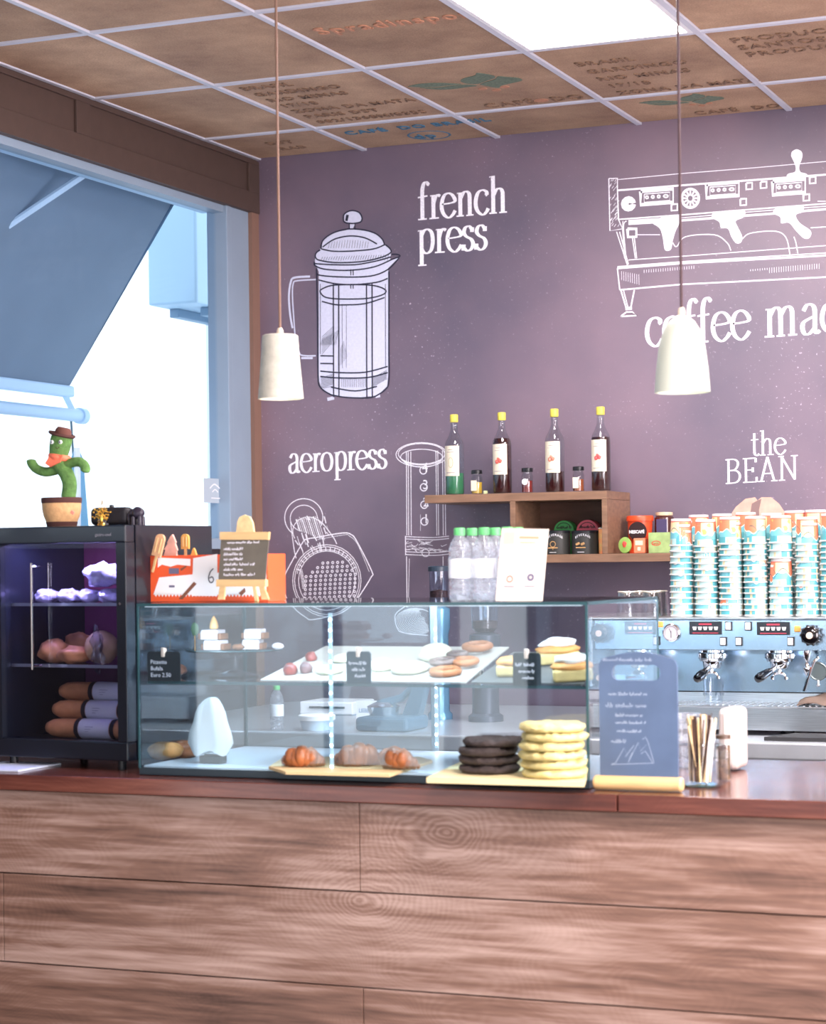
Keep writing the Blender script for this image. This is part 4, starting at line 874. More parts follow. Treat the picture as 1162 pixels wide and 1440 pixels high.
def lolly(px,py,w,h,rot,label,kind,Y=5.46,m=wf):
    p=aY(px,py,Y); t=thing('ornament' if kind!='lolly' else 'lolly_ornament',label,'ornament',(p.x,Y,p.z)); xf=about(p,Ry(rot)); mb=MB()
    if kind=='lolly':
        pts=[(-w/2,0),(w/2,0)]+[(w/2*math.cos(k*PI/8),h-w/2+w/2*math.sin(k*PI/8)) for k in range(9)]
        mb.prism([(p.x+a,Y,p.z+b) for a,b in pts],(0,.008,0)); mb.build('body',m,t,xf=xf)
        for s_ in (-.22,.22):
            mb=MB(); mb.tube([(p.x+s_*w,Y-.001,p.z+h*.15),(p.x+s_*w,Y-.001,p.z+h*.82)],.0022,6); mb.build('groove_ridge',palewood,t,xf=xf)
        mb=MB(); mb.box((p.x,Y+.004,p.z-.024),(.008,.004,.05),.001); mb.build('stick',palewood,t,xf=xf)
    else:
        pts=[(-w/2,0),(w/2,0),(w*.42,h*.3),(w*.5,h*.32),(w*.28,h*.62),(w*.34,h*.66),(0.05*w,h),(-.1*w,h*.9),(-w*.3,h*.6),(-w*.24,h*.58),(-w*.48,h*.3),(-w*.38,h*.28)]
        mb.prism([(p.x+a,Y,p.z+b) for a,b in pts],(0,.008,0)); mb.build('body',m,t,xf=xf)
        mb=MB(); mb.box((p.x,Y+.004,p.z-.02),(.007,.004,.044),.001); mb.build('stick',palewood,t,xf=xf)
lolly(219,782,.030,.066,.28,'tan ice-lolly shaped ornament leaning at the left end of the orange box','lolly',Y=5.405)
lolly(239,783,.045,.066,.1,'pinkish jagged tree-shaped ornament standing in the orange box','tree',m=mat('ornament_pink',rgb(224,180,165),.6,noise=.2,nscale=30))
lolly(260,772,.025,.044,0,'small golden arched ornament above the middle of the orange box','lolly',m=mat('ornament_gold',rgb(222,170,90),.5))
lolly(272,785,.02,.03,0,'tiny pointed golden ornament peeking over the white card of the box','tree',m=mat('ornament_gold',rgb(222,170,90),.5))
# small easel
Ye=5.31
t=thing('tabletop_easel','small wooden easel with a handwritten dark board on top of the case','easel',aY(342,843,Ye)*1)
ORG[t.name]=t.location.copy()
def px_prism(mb,pts,Y,dep): mb.prism([aY(x,y,Y) for x,y in pts],(0,dep,0))
mb=MB(); px_prism(mb,[(311,755),(379,748),(377,814),(306,814)][0:0] or [(311,757),(378,758),(373,816),(307,815)],Ye+.006,.004); mb.build('board',mat('easel_board',rgb(100,94,84),.6,noise=.1,nscale=20),t)
mb=MB(); px_prism(mb,[(309,748),(378,748),(377,759),(309,759)],Ye,.012); mb.build('top_rail',palewood,t)
mb=MB(); px_prism(mb,[(304,815),(373,815),(373,825),(304,825)],Ye-.004,.018); mb.build('lower_rail',palewood,t)
for pts in ([(309,825),(316,825),(315,843),(306,843)],[(364,825),(371,825),(378,843),(368,843)]):
    mb=MB(); px_prism(mb,pts,Ye,.008); mb.build('leg',palewood,t)
mb=MB(); q=aY(345,752,Ye+.012); mb.prism([(q.x-.005,Ye+.0105,q.z),(q.x+.005,Ye+.0105,q.z),(q.x+.005,Ye+.075,TZ),(q.x-.005,Ye+.075,TZ)],(0,.008,0)); mb.build('leg',palewood,t)
mb=MB(); px_prism(mb,[(332,748),(334,733),(337,727),(344,724),(351,727),(355,734),(357,748)],Ye+.002,.008); mb.build('head_piece',mat('easel_head_wood',rgb(226,192,140),.6,noise=.2,nscale=40),t)
mb=MB(); rn=random.Random(4)
for k in range(7):
    p=aY(315 if k else 320,767+k*7.2-(2 if not k else 0),Ye+.006); scribble(mb,p,X3,Z3,NB,.10 if k in(0,4,6) else .06,.008,.0012,40+k)
mb.build('handwriting',chalkw,t,kind='stuff')
# water bottles
pet=glassmat('pet_plastic',(.97,.98,1,1),1.6,.12)
def painted_glints(m,f,c):  # patchy white mixed in to stand for refraction highlights in clear plastic
    nt=m.node_tree; o_=[n for n in nt.nodes if n.type=='OUTPUT_MATERIAL'][0]; src=o_.inputs[0].links[0].from_socket; d=nt.nodes.new('ShaderNodeBsdfDiffuse'); d.inputs[0].default_value=c; tr=nt.nodes.new('ShaderNodeBsdfTranslucent'); tr.inputs[0].default_value=c
    n=nt.nodes.new('ShaderNodeTexNoise'); n.inputs['Scale'].default_value=45; n.inputs['Detail'].default_value=2; tc=nt.nodes.new('ShaderNodeTexCoord'); mp=nt.nodes.new('ShaderNodeMapping'); mp.inputs['Scale'].default_value=(1,1,1.8); nt.links.new(tc.outputs['Object'],mp.inputs[0]); nt.links.new(mp.outputs[0],n.inputs[0])
    mr=nt.nodes.new('ShaderNodeMapRange'); mr.inputs[1].default_value=.35; mr.inputs[2].default_value=.65; mr.inputs[3].default_value=f*.5; mr.inputs[4].default_value=min(1,f*1.5); nt.links.new(n.outputs[0],mr.inputs[0])
    a=nt.nodes.new('ShaderNodeMixShader'); nt.links.new(d.outputs[0],a.inputs[1]); nt.links.new(tr.outputs[0],a.inputs[2]); b=nt.nodes.new('ShaderNodeMixShader'); nt.links.new(mr.outputs[0],b.inputs[0]); nt.links.new(src,b.inputs[1]); nt.links.new(a.outputs[0],b.inputs[2]); nt.links.new(b.outputs[0],o_.inputs[0])
painted_glints(pet,.26,rgb(215,218,226)); capg=mat('cap_green',rgb(96,190,112),.4); lblw=mat('bottle_label_white',rgb(238,240,246),.5,noise=.08,nscale=60); liquid=glassmat('water_body',(.9,.93,.97,1),.5)
wb=None
bl=[(647,5.36),(681,5.36),(714,5.36),(664,5.44),(697,5.44),(729,5.44)]
wl=['front left water bottle with green cap in the pack on the case','front middle water bottle with green cap, left of the menu card','front right water bottle with green cap, behind the menu card','rear left water bottle with green cap in the pack on the case','rear middle water bottle with green cap in the pack on the case','rear right water bottle with green cap, behind the menu card']
def pet_bottle(loc,label,group=None,S=1.):
    t=thing('water_bottle',label,'bottle',loc,group); b=Vector(loc)
    prof=[(.0,.0),(.024,0),(.029,.004),(.030,.03),(.0285,.034),(.030,.038),(.030,.05),(.0285,.054),(.030,.058),(.0305,.118),(.0285,.122),(.030,.126),(.030,.138),(.024,.158),(.014,.174),(.012,.182)]
    mb=MB(); mb.lathe(b,[(r*S,z*S) for r,z in prof],22); mb.build('body',pet,t,sharp=50)
    mb=MB(); mb.lathe(b,[(.0308*S,.062*S),(.0312*S,.064*S),(.0312*S,.112*S),(.0308*S,.114*S)],22,cap=False); mb.build('label_band',lblw,t)
    mb=MB(); mb.lathe(b+Vector((0,0,.178*S)),[(.0155*S,0),(.0155*S,.017*S),(.013*S,.02*S),(0,.02*S)],20); mb.build('cap',capg,t)
    return t
for k,((px,Y),lab) in enumerate(zip(bl,wl)):
    p=aY(px,800,Y); p.z=TZ
    if wb is None: wb=pet_bottle(p,lab,'water bottles packed on the case')
    else:
        c=copy_tree(wb); c.location=p; c['label']=lab
# menu card
Ym=5.27; 
t=thing('menu_card','cream printed menu card leaning in front of the water bottles','menu card',aY(730,838,Ym)*1); ORG[t.name]=t.location.copy()
cardm=mat('menu_cream',rgb(226,212,198),.5)
P4=[aY(706,743,Ym+.03),aY(771,744,Ym+.03),aY(762,838,Ym),aY(697,838,Ym)]
P4[2].z=P4[3].z=TZ+.001
mb=MB(); mb.prism(P4,(0,.006,0)); mb.build('card',cardm,t)
md=(P4[1]-P4[0]).normalized(); mu=(P4[0]-P4[3]).normalized(); mn=md.cross(mu)
mn=mn if mn.y<0 else -mn
def on(u,v): return P4[3]+(P4[2]-P4[3])*u+(P4[0]-P4[3])*v
mb=MB(); mb.face([on(.06,.78)+mn*.0008,on(.30,.78)+mn*.0008,on(.30,.95)+mn*.0008,on(.06,.95)+mn*.0008]); mb.build('print_patch',mat('print_peach',rgb(240,205,170),.5),t)
mb=MB(); ribbon(mb,[(0,0),(.055,0)],lambda d:.007,on(.4,.87),md,mu,mn,.001); ribbon(mb,[(0,0),(.045,0)],lambda d:.003,on(.42,.80),md,mu,mn,.001); mb.build('print_heading',mat('print_tan',rgb(205,160,130),.5),t)
mb=MB(); ribbon(mb,circ(0,0,.008,.008,n=14),lambda d:.003,on(.27,.30),md,mu,mn,.001); mb.build('print_mark',mat('print_coral',rgb(225,110,100),.5),t)
mb=MB(); ribbon(mb,circ(0,0,.007,.007,n=14),lambda d:.006,on(.72,.32),md,mu,mn,.001); mb.build('print_mark',greyp,t); mb=MB(); ribbon(mb,[(0,0),(.03,0)],lambda d:.0025,on(.15,.20),md,mu,mn,.001); mb.build('print_line',greyp,t); mb=MB(); ribbon(mb,[(0,0),(.03,0)],lambda d:.0025,on(.6,.20),md,mu,mn,.001); mb.build('print_line',greyp,t)
mb=MB(); mb.box((t.location.x,Ym+.03,TZ+.003),(.09,.05,.005),.002); mb.build('stand',cardm,t)
# ---------------------------------------------------------------- fridge
FYR=5.3; fr_r=aY(176,738,FYR); fr_b=CT+.028; ft=fr_r.z; fx1=fr_r.x; fx0=fx1-.50; fd=.44
piv=Vector((fx1,FYR,0)); FX=about(piv,Rz(math.radians(-6)))
fr=thing('mini_fridge','black countertop fridge with glass door at the left end of the counter','fridge',FX@Vector(((fx0+fx1)/2,FYR+.22,CT)))
fb=mat('fridge_black',rgb(20,24,34),.3,coat=.3)
mb=MB(); mb.bx((fx0,FYR+.05,fr_b),(fx0+.03,FYR+fd,ft)); mb.bx((fx1-.03,FYR+.05,fr_b),(fx1,FYR+fd,ft)); mb.bx((fx0+.03,FYR+.05,ft-.03),(fx1-.03,FYR+fd,ft)); mb.bx((fx0+.03,FYR+.05,fr_b),(fx1-.03,FYR+fd,fr_b+.05)); mb.bx((fx0+.03,FYR+fd-.02,fr_b+.05),(fx1-.03,FYR+fd,ft-.03)); mb.build('body',fb,fr,xf=FX)
mb=MB(); mb.bx((fx0+.031,FYR+fd-.024,fr_b+.05),(fx1-.031,FYR+fd-.0205,ft-.03)); mb.build('liner',mat('liner_purple',rgb(84,30,60),.4),fr,xf=FX)
DB=.045
mb=MB(); mb.bx((fx0,FYR,fr_b),(fx1,FYR+.045,fr_b+.055),.004); mb.bx((fx0,FYR,ft-.05),(fx1,FYR+.045,ft),.004); mb.bx((fx0,FYR,fr_b+.055),(fx0+.04,FYR+.045,ft-.05)); mb.bx((fx1-.035,FYR,fr_b+.055),(fx1,FYR+.045,ft-.05),.002)
dr=mb.build('door',fb,fr,xf=FX)
mb=MB(); mb.bx((fx0+.04,FYR+.018,fr_b+.055),(fx1-.035,FYR+.024,ft-.05)); mb.build('door_pane',glassmat('fridge_glass',(.8,.82,.9,1),.8),dr,xf=FX)
hp=fx0+ (41/ 176.)*.0
hx=aY(41,850,FYR).x
mb=MB(); mb.tube([(hx,FYR-.02,aY(41,792,FYR).z),(hx,FYR-.02,aY(41,942,FYR).z)],.004,8); mb.build('handle',chrome,dr,xf=FX)
for yy in (797,937):
    mb=MB(); mb.tube([(hx,FYR-.018,aY(41,yy,FYR).z),(hx,FYR+.02,aY(41,yy,FYR).z)],.003,6); mb.build('handle_post',chrome,dr,xf=FX)
q=FX@Vector((aY(131,752,FYR).x,FYR-.001,aY(131,754,FYR).z))
txt('gastro-cool',.0125,mat('badge_grey',rgb(130,130,140),.4),dr,q,FX.to_3x3()@Vector(X3),Z3,'badge')
mb=MB(); mb.lathe((fx1-.02,FYR-.001,aY(160,849,FYR).z),[(.004,0),(.004,.003)],12,rot=Rx(PI/2)); mb.build('lock',chrome,dr,xf=FX)
sh=[aY(100,849,FYR+.12).z,aY(100,935,FYR+.12).z]
wire=mat('shelf_wire',rgb(190,195,205),.3,.8)
for z in sh:
    mb=MB(); mb.bx((fx0+.032,FYR+.06,z-.003),(fx1-.032,FYR+fd-.03,z)); mb.build('shelf',glassmat('fridge_shelf',(.55,.55,.65,1),1),fr,xf=FX)
    mb=MB(); mb.bx((fx0+.032,FYR+.056,z-.006),(fx1-.032,FYR+.0598,z+.003)); mb.build('shelf_trim',wire,fr,xf=FX)
mb=MB(); mb.bx((fx0+.05,FYR+.06,ft-.034),(fx1-.05,FYR+.075,ft-.0305)); mb.build('lamp_bar',mat('fridge_led',(1,1,1,1),.4,emis=(.35,.28,1,1),estr=14),fr,xf=FX)
area('fridge_light',FX@Vector(((fx0+fx1)/2,FYR+.09,ft-.04)),FX@Vector(((fx0+fx1)/2,FYR+.2,fr_b)),.35,.03,4.5,(.58,.5,1))
for dx in (.05,.45):
    for dy in (.04,.38):
        mb=MB(); mb.lathe((fx0+dx,FYR+dy,CT+.0005),[(.013,0),(.013,.0272)],12); mb.build('foot',black,fr,xf=FX)
# fridge contents
def FP(px,py,dy): return aY(px,py,FYR+dy)
foil=mat('cling_film',rgb(200,195,225),.15,.35,noise=.3,nscale=40,bump=.9,bscale=70); bread=mat('bread_crust',rgb(208,140,92),.45,noise=.3,nscale=18,bump=.15); brpale=mat('bread_pale',rgb(226,185,140),.5,noise=.2,nscale=18)
def inside(name,lab,cat_,px,z,r,m,seed,grp=None,rot=0,amp=.08,dy=.14):
    p=FP(px,900,dy); mb=MB(); mb.blob((p.x,p.y,z+r[2]),r,amp,6,3,rot=Rz(rot),seed=seed,flat=r[2]*.98); o=mb.build(name,m,xf=FX,sharp=80); tag(o,lab,cat_,grp)
G3='film wrapped rolls on the top fridge shelf'
for k,(px,lab) in enumerate(((52,'leftmost'),(84,'second from the left'),(116,'third from the left'),(146,'rightmost'))): inside('wrapped_roll','film wrapped roll, %s on the top fridge shelf'%lab,'roll',px,sh[0]+.001,(.034,.045,.021),foil,k,G3,amp=.12)
inside('wrapped_bag','crumpled clear plastic bag on top of the wrapped rolls in the fridge','bag',138,sh[0]+.048,(.062,.045,.036),foil,11,None,amp=.16)
inside('bread_roll','brown bread roll in film at the left of the middle fridge shelf','bread',60,sh[1]+.001,(.046,.05,.036),bread,21,'bread rolls on the middle fridge shelf')
inside('bread_roll','flat brown bread roll in the centre of the middle fridge shelf','bread',92,sh[1]+.001,(.05,.05,.028),bread,22,'bread rolls on the middle fridge shelf',dy=.11)
inside('bread_roll','large pale round bun at the right of the middle fridge shelf','bread',132,sh[1]+.001,(.05,.055,.05),brpale,23,'bread rolls on the middle fridge shelf',amp=.03)
inside('bread_roll','brown bread roll behind the others on the middle fridge shelf','bread',92,sh[1]+.001,(.055,.04,.045),bread,24,'bread rolls on the middle fridge shelf',dy=.24)
p=FP(128,900,.08)
mb=MB(); mb.blob((p.x,p.y,sh[1]+.045),(.022,.012,.044),.35,5,3,seed=8); o=mb.build('film_twist',glassmat('film_clear',(.8,.8,.9,1),3,.15),xf=FX,sharp=80); tag(o,'twist of clear film hanging in front of the large pale bun','film')
zb=fr_b+.0505
bag_l=mat('baguette_label',rgb(222,222,230),.5)
for k,(z,x0,dy,lab) in enumerate(((zb+.031,62,.10,'lowest'),(zb+.031+.052,74,.14,'middle'),(zb+.031+.104,86,.18,'topmost'))):
    a=FP(50+k*8,1000,dy); b_=FP(172,1000,dy); r_=.030; L_=fx1-.04-a.x
    t=thing('packed_baguette','packed baguette with a white label, %s of the three stacked in the fridge'%lab,'bread',FX@Vector((a.x+L_/2,a.y,z-r_)),'packed baguettes in the fridge')
    mb=MB(); R_=Ry(PI/2); mb.lathe((a.x,a.y,z),[(.004,0),(.016,.008),(r_*.85,.03),(r_*.96,.06),(r_*.96,L_*.75),(r_*.8,L_*.93),(.008,L_)],20,rot=R_); mb.build('loaf',bread,t,xf=FX)
    mb=MB(); mb.lathe((a.x+L_*.42,a.y,z),[(r_,0),(r_+.0006,.001),(r_+.0006,L_*.33),(r_,L_*.335)],24,rot=R_,cap=False); mb.build('paper_label',bag_l,t,xf=FX)
    for e in (.37,.76):
        mb=MB(); mb.lathe((a.x+L_*e,a.y,z),[(r_,0),(r_+.0005,.001),(r_+.0005,L_*.045),(r_,L_*.046)],24,rot=R_,cap=False); mb.build('label_band',mat('label_black',rgb(36,28,34),.5),t,xf=FX)
    mb=MB()
    for j in range(3): ribbon(mb,[(0,0),(.03-.008*j,0)],lambda d:.0012,(a.x+L_*.5,a.y-r_-.0008,z+.008-.007*j),X3,Z3,NB,.0006)
    mb.build('label_print',greyp,t,xf=FX)
p=FP(22,1000,.2)
# sheet of papers under left side
a=aZ(0,1078,CT); 
mb=MB(); mb.bx((-3.62,5.19,CT+.0006),(-3.42,5.42,CT+.006),.001); o=mb.build('paper_stack',mat('paper_blue_white',rgb(214,224,240),.5)); tag(o,'flat stack of white paper on the counter under the fridge edge','paper')
# ---------------------------------------------------------------- on the fridge
ftz=ft+.0006
YC=5.42
cg=mat('cactus_green',rgb(84,122,62),.85,noise=.3,nscale=60,bump=.6,bscale=200)
p=aY(87,742,YC); zc=ftz
t=thing('cactus_toy','green plush cactus toy with brown hat and orange scarf in a tan pot','toy',(p.x,YC,zc))
sc_=1/ (FPX/(Vector((p.x,YC,0)).dot(Fv)))
def cp(x,y,dy=0): return aY(x,y,YC+dy)
dz=zc-cp(87,741).z
def cq(x,y,dy=0): q=cp(x,y,dy); q.z+=dz; return q
hh=cq(87,700).z-zc
jute=mat('pot_jute',rgb(196,154,108),.9,noise=.12,nscale=80,bump=.4,bscale=150); felt=mat('felt_brown',rgb(74,44,40),.9)
mb=MB(); mb.lathe((p.x,YC,zc),[(.046,.014),(.053,.03),(.0575,.05),(.0585,hh-.016),(.05,hh-.016)],30); mb.build('pot',jute,t)
mb=MB(); mb.lathe((p.x,YC,zc),[(.044,0),(.0475,.0135),(.046,.015)],30); mb.build('pot_base',felt,t)
mb=MB(); mb.lathe((p.x,YC,zc),[(.0590,hh-.017),(.0605,hh-.012),(.0605,hh-.002),(.058,hh),(.04,hh-.003),(0,hh-.003)],30,cap=False); mb.build('pot_rim',felt,t)
mb=MB(); body=cat([tuple(cq(96,700)),tuple(cq(98,682)),tuple(cq(94,668)),tuple(cq(86,655)),tuple(cq(82,645)),tuple(cq(84,630)),tuple(cq(87,616)),tuple(cq(88,611))],5)
n_=len(body); rr=[]
for i in range(n_):
    u=i/(n_-1); rr.append(.022 if u<.35 else (.022+(u-.35)*.02 if u<.6 else (.027+.006*math.sin((u-.6)/.4*PI)) if u<.96 else .018))
mb.tube(body,rr,16); mb.build('body',cg,t)
for pts,r in (([(84,660),(66,664),(52,660),(45,652),(44,646)],.0145),([(86,660),(98,652),(112,650),(120,657),(119,665)],.0145)):
    mb=MB(); q=cat([tuple(cq(*a)) for a in pts],5); rs=[r]*len(q); rs[-1]=r*.35; rs[-2]=r*.8; mb.tube(q,rs,12); mb.build('arm',cg,t)
q=cq(86,614)
Rh=Ry(.25)
mb=MB(); mb.lathe(q+Vector((.002,0,.002)),[(.0,0),(.036,-.002),(.041,.002),(.040,.008),(.034,.006),(.0,.006)],28,rot=Rh,cap=False); mb.build('hat_brim',felt,t)
mb=MB(); mb.lathe(q+Vector((.006,0,.006)),[(.025,0),(.024,.012),(.019,.02),(.008,.017),(0,.016)],24,rot=Rh); mb.build('hat_crown',mat('felt_hat',rgb(96,58,50),.9),t)
for ex in (73,85):
    q=cq(ex,622,-.033); 
    mb=MB(); mb.blob(q,(.0062,.004,.0062),0,1,2); e_=mb.build('eye',white,t)
    mb=MB(); mb.blob(q+Vector((0,-.0036,0)),(.0028,.0016,.0028),0,1,2); mb.build('pupil',black,e_)
mb=MB(); q=cq(81,629,-.034); ribbon(mb,cat([(-.006,0),(0,-.004),(.006,0)],4),lambda d:.002,q,X3,Z3,NB,.001); mb.build('mouth',felt,t)
sca=mat('scarf_orange',rgb(232,116,86),.8,noise=.15,nscale=60)
mb=MB(); q=cq(84,643); mb.torus(q,.026,.009,24,10,rot=Ry(.2)); mb.build('scarf',sca,t)
mb=MB(); px_=[(70,640),(88,640),(84,650),(70,657),(63,652)]; mb.prism([cq(x,y,-.03) for x,y in px_],(0,.006,0)); mb.build('scarf_end',sca,t)
q=cq(102,721,-.058); mb=MB(); mb.box(q,(.013,.004,.011),.002,rot=Ry(.6)); mb.build('patch',mat('patch_pink',rgb(236,150,130),.6),t)
# speaker
a,b_=bxp(126,713,180,741,5.43)
t=thing('portable_speaker','black rounded portable speaker on top of the mini fridge','speaker',((a.x+b_.x)/2,5.45,ftz))
mb=MB(); mb.box(((a.x+b_.x)/2,5.45,ftz+.028),(b_.x-a.x,.05,.054),.016,seg=4); mb.build('housing',mat('speaker_black',rgb(26,24,32),.6,noise=.2,nscale=150),t)
txt('JBL',.03,mat('logo_grey',rgb(120,118,125),.4),t,(a.x+.032,5.4235,ftz+.004),X3,Z3,'logo',sx=.9,font_offset=.001)
mb=MB(); q=aY(157,712,5.45); mb.lathe((q.x,5.45,ftz+.0545),[(.007,0),(.007,.006),(.005,.008)],12); mb.build('button',black,t)
# gold ornament
q=aY(143,741,5.385)
t=thing('gold_tree_ornament','small gold tree ornament standing before the black speaker','ornament',(q.x,5.385,ftz)); gold=mat('gold_foil',rgb(205,165,80),.25,.9)
mb=MB(); mb.lathe((q.x,5.385,ftz),[(.013,0),(.011,.006),(.004,.012),(.006,.03),(.003,.036)],14); mb.build('stem',gold,t)
mb=MB(); rn=random.Random(8)
for k in range(60):
    a_=rn.uniform(0,2*PI); r_=rn.uniform(.006,.03); z=ftz+.022+rn.uniform(0,.034)-(r_*.3); mb.blob((q.x+r_*math.cos(a_),5.385+r_*.5*math.sin(a_),z),(.0032,.0032,.0032),0,1,1)
o=mb.build('beads',gold,t,kind='stuff')
for k in range(3):
    mb=MB(); mb.tube(cat([(q.x,5.385,ftz+.034),(q.x+.006*(k-1),5.385,ftz+.056),(q.x+.004*(1-k)+.003,5.385,ftz+.072+.004*k)],4),.0011,5); mb.build('curl',gold,t)
# elephant like black ornament
q=aY(193,741,5.43)
t=thing('black_ornament','small dark grey elephant ornament at the right edge of the mini fridge top','ornament',(q.x,5.43,ftz)); em=mat('ornament_black',rgb(44,38,52),.35)
mb=MB(); mb.blob((q.x+.004,5.43,ftz+.036),(.02,.017,.018),.04,4,3); mb.blob((q.x-.014,5.43,ftz+.036),(.012,.012,.013),.02,4,2)
mb.tube(cat([(q.x-.02,5.43,ftz+.038),(q.x-.027,5.43,ftz+.026),(q.x-.026,5.43,ftz+.008),(q.x-.022,5.43,ftz+.003)],4),[.007]*4+[.006]*4+[.005]*5,8)
mb.build('body',em,t,sharp=80)
for dx in (-.008,.014):
    for dy in (-.009,.009):
        mb=MB(); mb.lathe((q.x+dx,5.43+dy,ftz),[(.007,0),(.0065,.026)],12); mb.build('leg',em,t)
# ---------------------------------------------------------------- chalk sign on the counter
Ys=5.215
t=thing('chalkboard_sign','blue-grey handwritten chalkboard with a handle slot in a pale wooden foot','sign',aY(893,1112,Ys)*1); q=aY(893,1112,Ys); t.location=(q.x,Ys,CT); ORG[t.name]=t.location.copy()
L_=aY(843,1000,Ys).x; R_=aY(953,1000,Ys).x; zt=aY(850,930,Ys).z; ztop=aY(897,917,Ys).z; zb_=CT+.028
slz0=aY(893,957,Ys).z; slz1=aY(893,935,Ys).z; sx0=aY(860,946,Ys).x; sx1=aY(929,946,Ys).x
chk=mat('chalkboard_slate',rgb(78,96,124),.38,noise=.12,nscale=8)
mb=MB(); rr_=(slz1-slz0)/2; zc_=(slz0+slz1)/2
out=[(L_,zb_),(R_,zb_),(R_,zt-.01),(R_-.006,zt+.004)]+[(R_-.012-(R_-L_-.024)*k/8,zt+.008+(ztop-zt-.008)*math.sin(PI*k/8)) for k in range(9)]+[(L_+.006,zt+.004),(L_,zt-.01)]
inn=[(sx1-rr_+rr_*math.cos(PI/2-PI*k/8),zc_+rr_*math.sin(PI/2-PI*k/8)) for k in range(9)]+[(sx0+rr_-rr_*math.cos(-PI/2+PI*k/8),zc_+rr_*math.sin(-PI/2+PI*k/8)) for k in range(9)]
ov=[mb.bm.verts.new((x,Ys,z)) for x,z in out]; iv=[mb.bm.verts.new((x,Ys,z)) for x,z in inn]
oe=[mb.bm.edges.new((ov[i],ov[(i+1)%len(ov)])) for i in range(len(ov))]; ie=[mb.bm.edges.new((iv[i],iv[(i+1)%len(iv)])) for i in range(len(iv))]
g=bmesh.ops.triangle_fill(mb.bm,use_beauty=True,edges=oe+ie); fs=[f for f in mb.bm.faces]
g=bmesh.ops.extrude_face_region(mb.bm,geom=fs)
for v in [v for v in g['geom'] if isinstance(v,bmesh.types.BMVert)]: v.co.y+=.008
mb.build('board',chk,t)
fl=aY(832,1100,Ys-.02).x; frr=aY(957,1100,Ys-.02).x
mb=MB(); mb.lathe((fl,Ys+.004,CT+.0195),[(.014,0),(.0185,.005),(.019,.012),(.019,frr-fl-.012),(.0185,frr-fl-.005),(.014,frr-fl)],24,rot=Ry(PI/2)); mb.build('foot',palewood,t)
mb=MB(); o_=(L_,Ys,0)
for k,(x0,y0,w,h) in enumerate(((848,930,.18,.009),(856,978,.14,.009),(852,995,.15,.012),(866,1008,.1,.009),(866,1018,.11,.008),(868,1030,.09,.008),(860,1045,.05,.01))): scribble(mb,aY(x0,y0,Ys),X3,Z3,NB,w*.72,h,.0011,70+k)
for pts in ([(861,1074),(866,1073),(878,1052),(886,1068),(898,1044),(902,1056),(912,1044),(920,1072)],[(880,1064),(892,1048)],[(902,1060),(908,1056),(918,1072)],[(884,1072),(890,1058)],[(860,1075),(920,1073)],[(904,1040),(908,1036),(913,1046)]):
    q=[aY(x,y,Ys) for x,y in pts]; ribbon(mb,[(v.x,v.z) for v in q],lambda d:.0013,(0,Ys,0),X3,Z3,NB,.0006)
mb.build('handwriting',mat('chalk_faint',rgb(160,175,196),.8),t,kind='stuff')
# jar with stirrers
q=aZ(985,1106,CT); 
jarR=.062; t=thing('stirrer_jar','square glass jar full of wooden stirrers on the counter beside the chalkboard','jar',q)
H_=aY(985,990,q.y).z-CT
mb=MB(); mb.box((q.x,q.y,CT+.055),(.125,.10,.108),.014,seg=3); 
mb.build('jar',clear,t)
mb=MB(); mb.box((q.x,q.y,CT+.004),(.1,.08,.007),.003); mb.build('jar_base',glassmat('thick_glass',(.55,.6,.5,1),1.5),t)
mb=MB(); mb.torus((q.x,q.y,CT+.112),.05,.004,28,8); mb.build('jar_rim',clear,t)
stm=mat('stirrer_wood',rgb(226,196,146),.6,noise=.1,nscale=20); stk=mat('stirrer_dark',rgb(74,52,44),.6); stw=mat('stirrer_wrap',rgb(232,226,220),.5)
rn=random.Random(12); proto={}
for k in range(56):
    a_=rn.uniform(0,2*PI); r0=rn.uniform(0,.03); b0=Vector((q.x+r0*math.cos(a_),q.y+r0*.8*math.sin(a_),CT+.012)); r1=rn.uniform(.01,.052); a2=a_+rn.uniform(-.6,.6)
    tp=Vector((q.x+r1*math.cos(a2),q.y+r1*.75*math.sin(a2),CT+rn.uniform(.15,.19))); m_=[stm,stm,stw,stk][k%4]
    mb=MB(); d=(tp-b0); sd=d.cross(Vector((math.cos(k),math.sin(k),0))).normalized(); u_=d.cross(sd).normalized()
    pr=[b0+sd*.0038+u_*.0007,b0-sd*.0038+u_*.0007,b0-sd*.0038-u_*.0007,b0+sd*.0038-u_*.0007]; mb.prism(pr,d)
    o=mb.build('stirrer',m_); tag(o,{0:'thin pale wooden stirrer standing in the glass jar on the counter',1:'thin pale wooden stirrer standing in the glass jar on the counter',2:'white paper-wrapped stirrer standing in the glass jar on the counter',3:'dark brown stirrer standing in the glass jar on the counter'}[k%4],'stirrer',{0:'pale stirrers in the jar',1:'pale stirrers in the jar',2:'white stirrers in the jar',3:'dark stirrers in the jar'}[k%4])
# second dark jar behind
q2=aZ(1018,1098,CT); t=thing('dark_jar','narrow glass jar holding dark sticks beside the stirrer jar','jar',q2)
mb=MB(); mb.lathe(q2,[(.0,0),(.02,0),(.022,.006),(.022,.10),(.018,.112)],20,cap=False); mb.build('jar',clear,t)
mb=MB(); mb.lathe(q2+Vector((0,0,.004)),[(.018,0),(.018,.09)],18); mb.build('filling',mat('beans_dark',rgb(60,44,36),.6,noise=.7,nscale=70,bump=.9,col2=rgb(130,100,70)),t)
mb=MB(); mb.lathe(q2+Vector((0,0,.1)),[(.019,.012),(.02,.012),(.02,.022),(.0,.024)],18,cap=False); mb.build('lid',mat('lid_brown',rgb(84,66,54),.4),t)
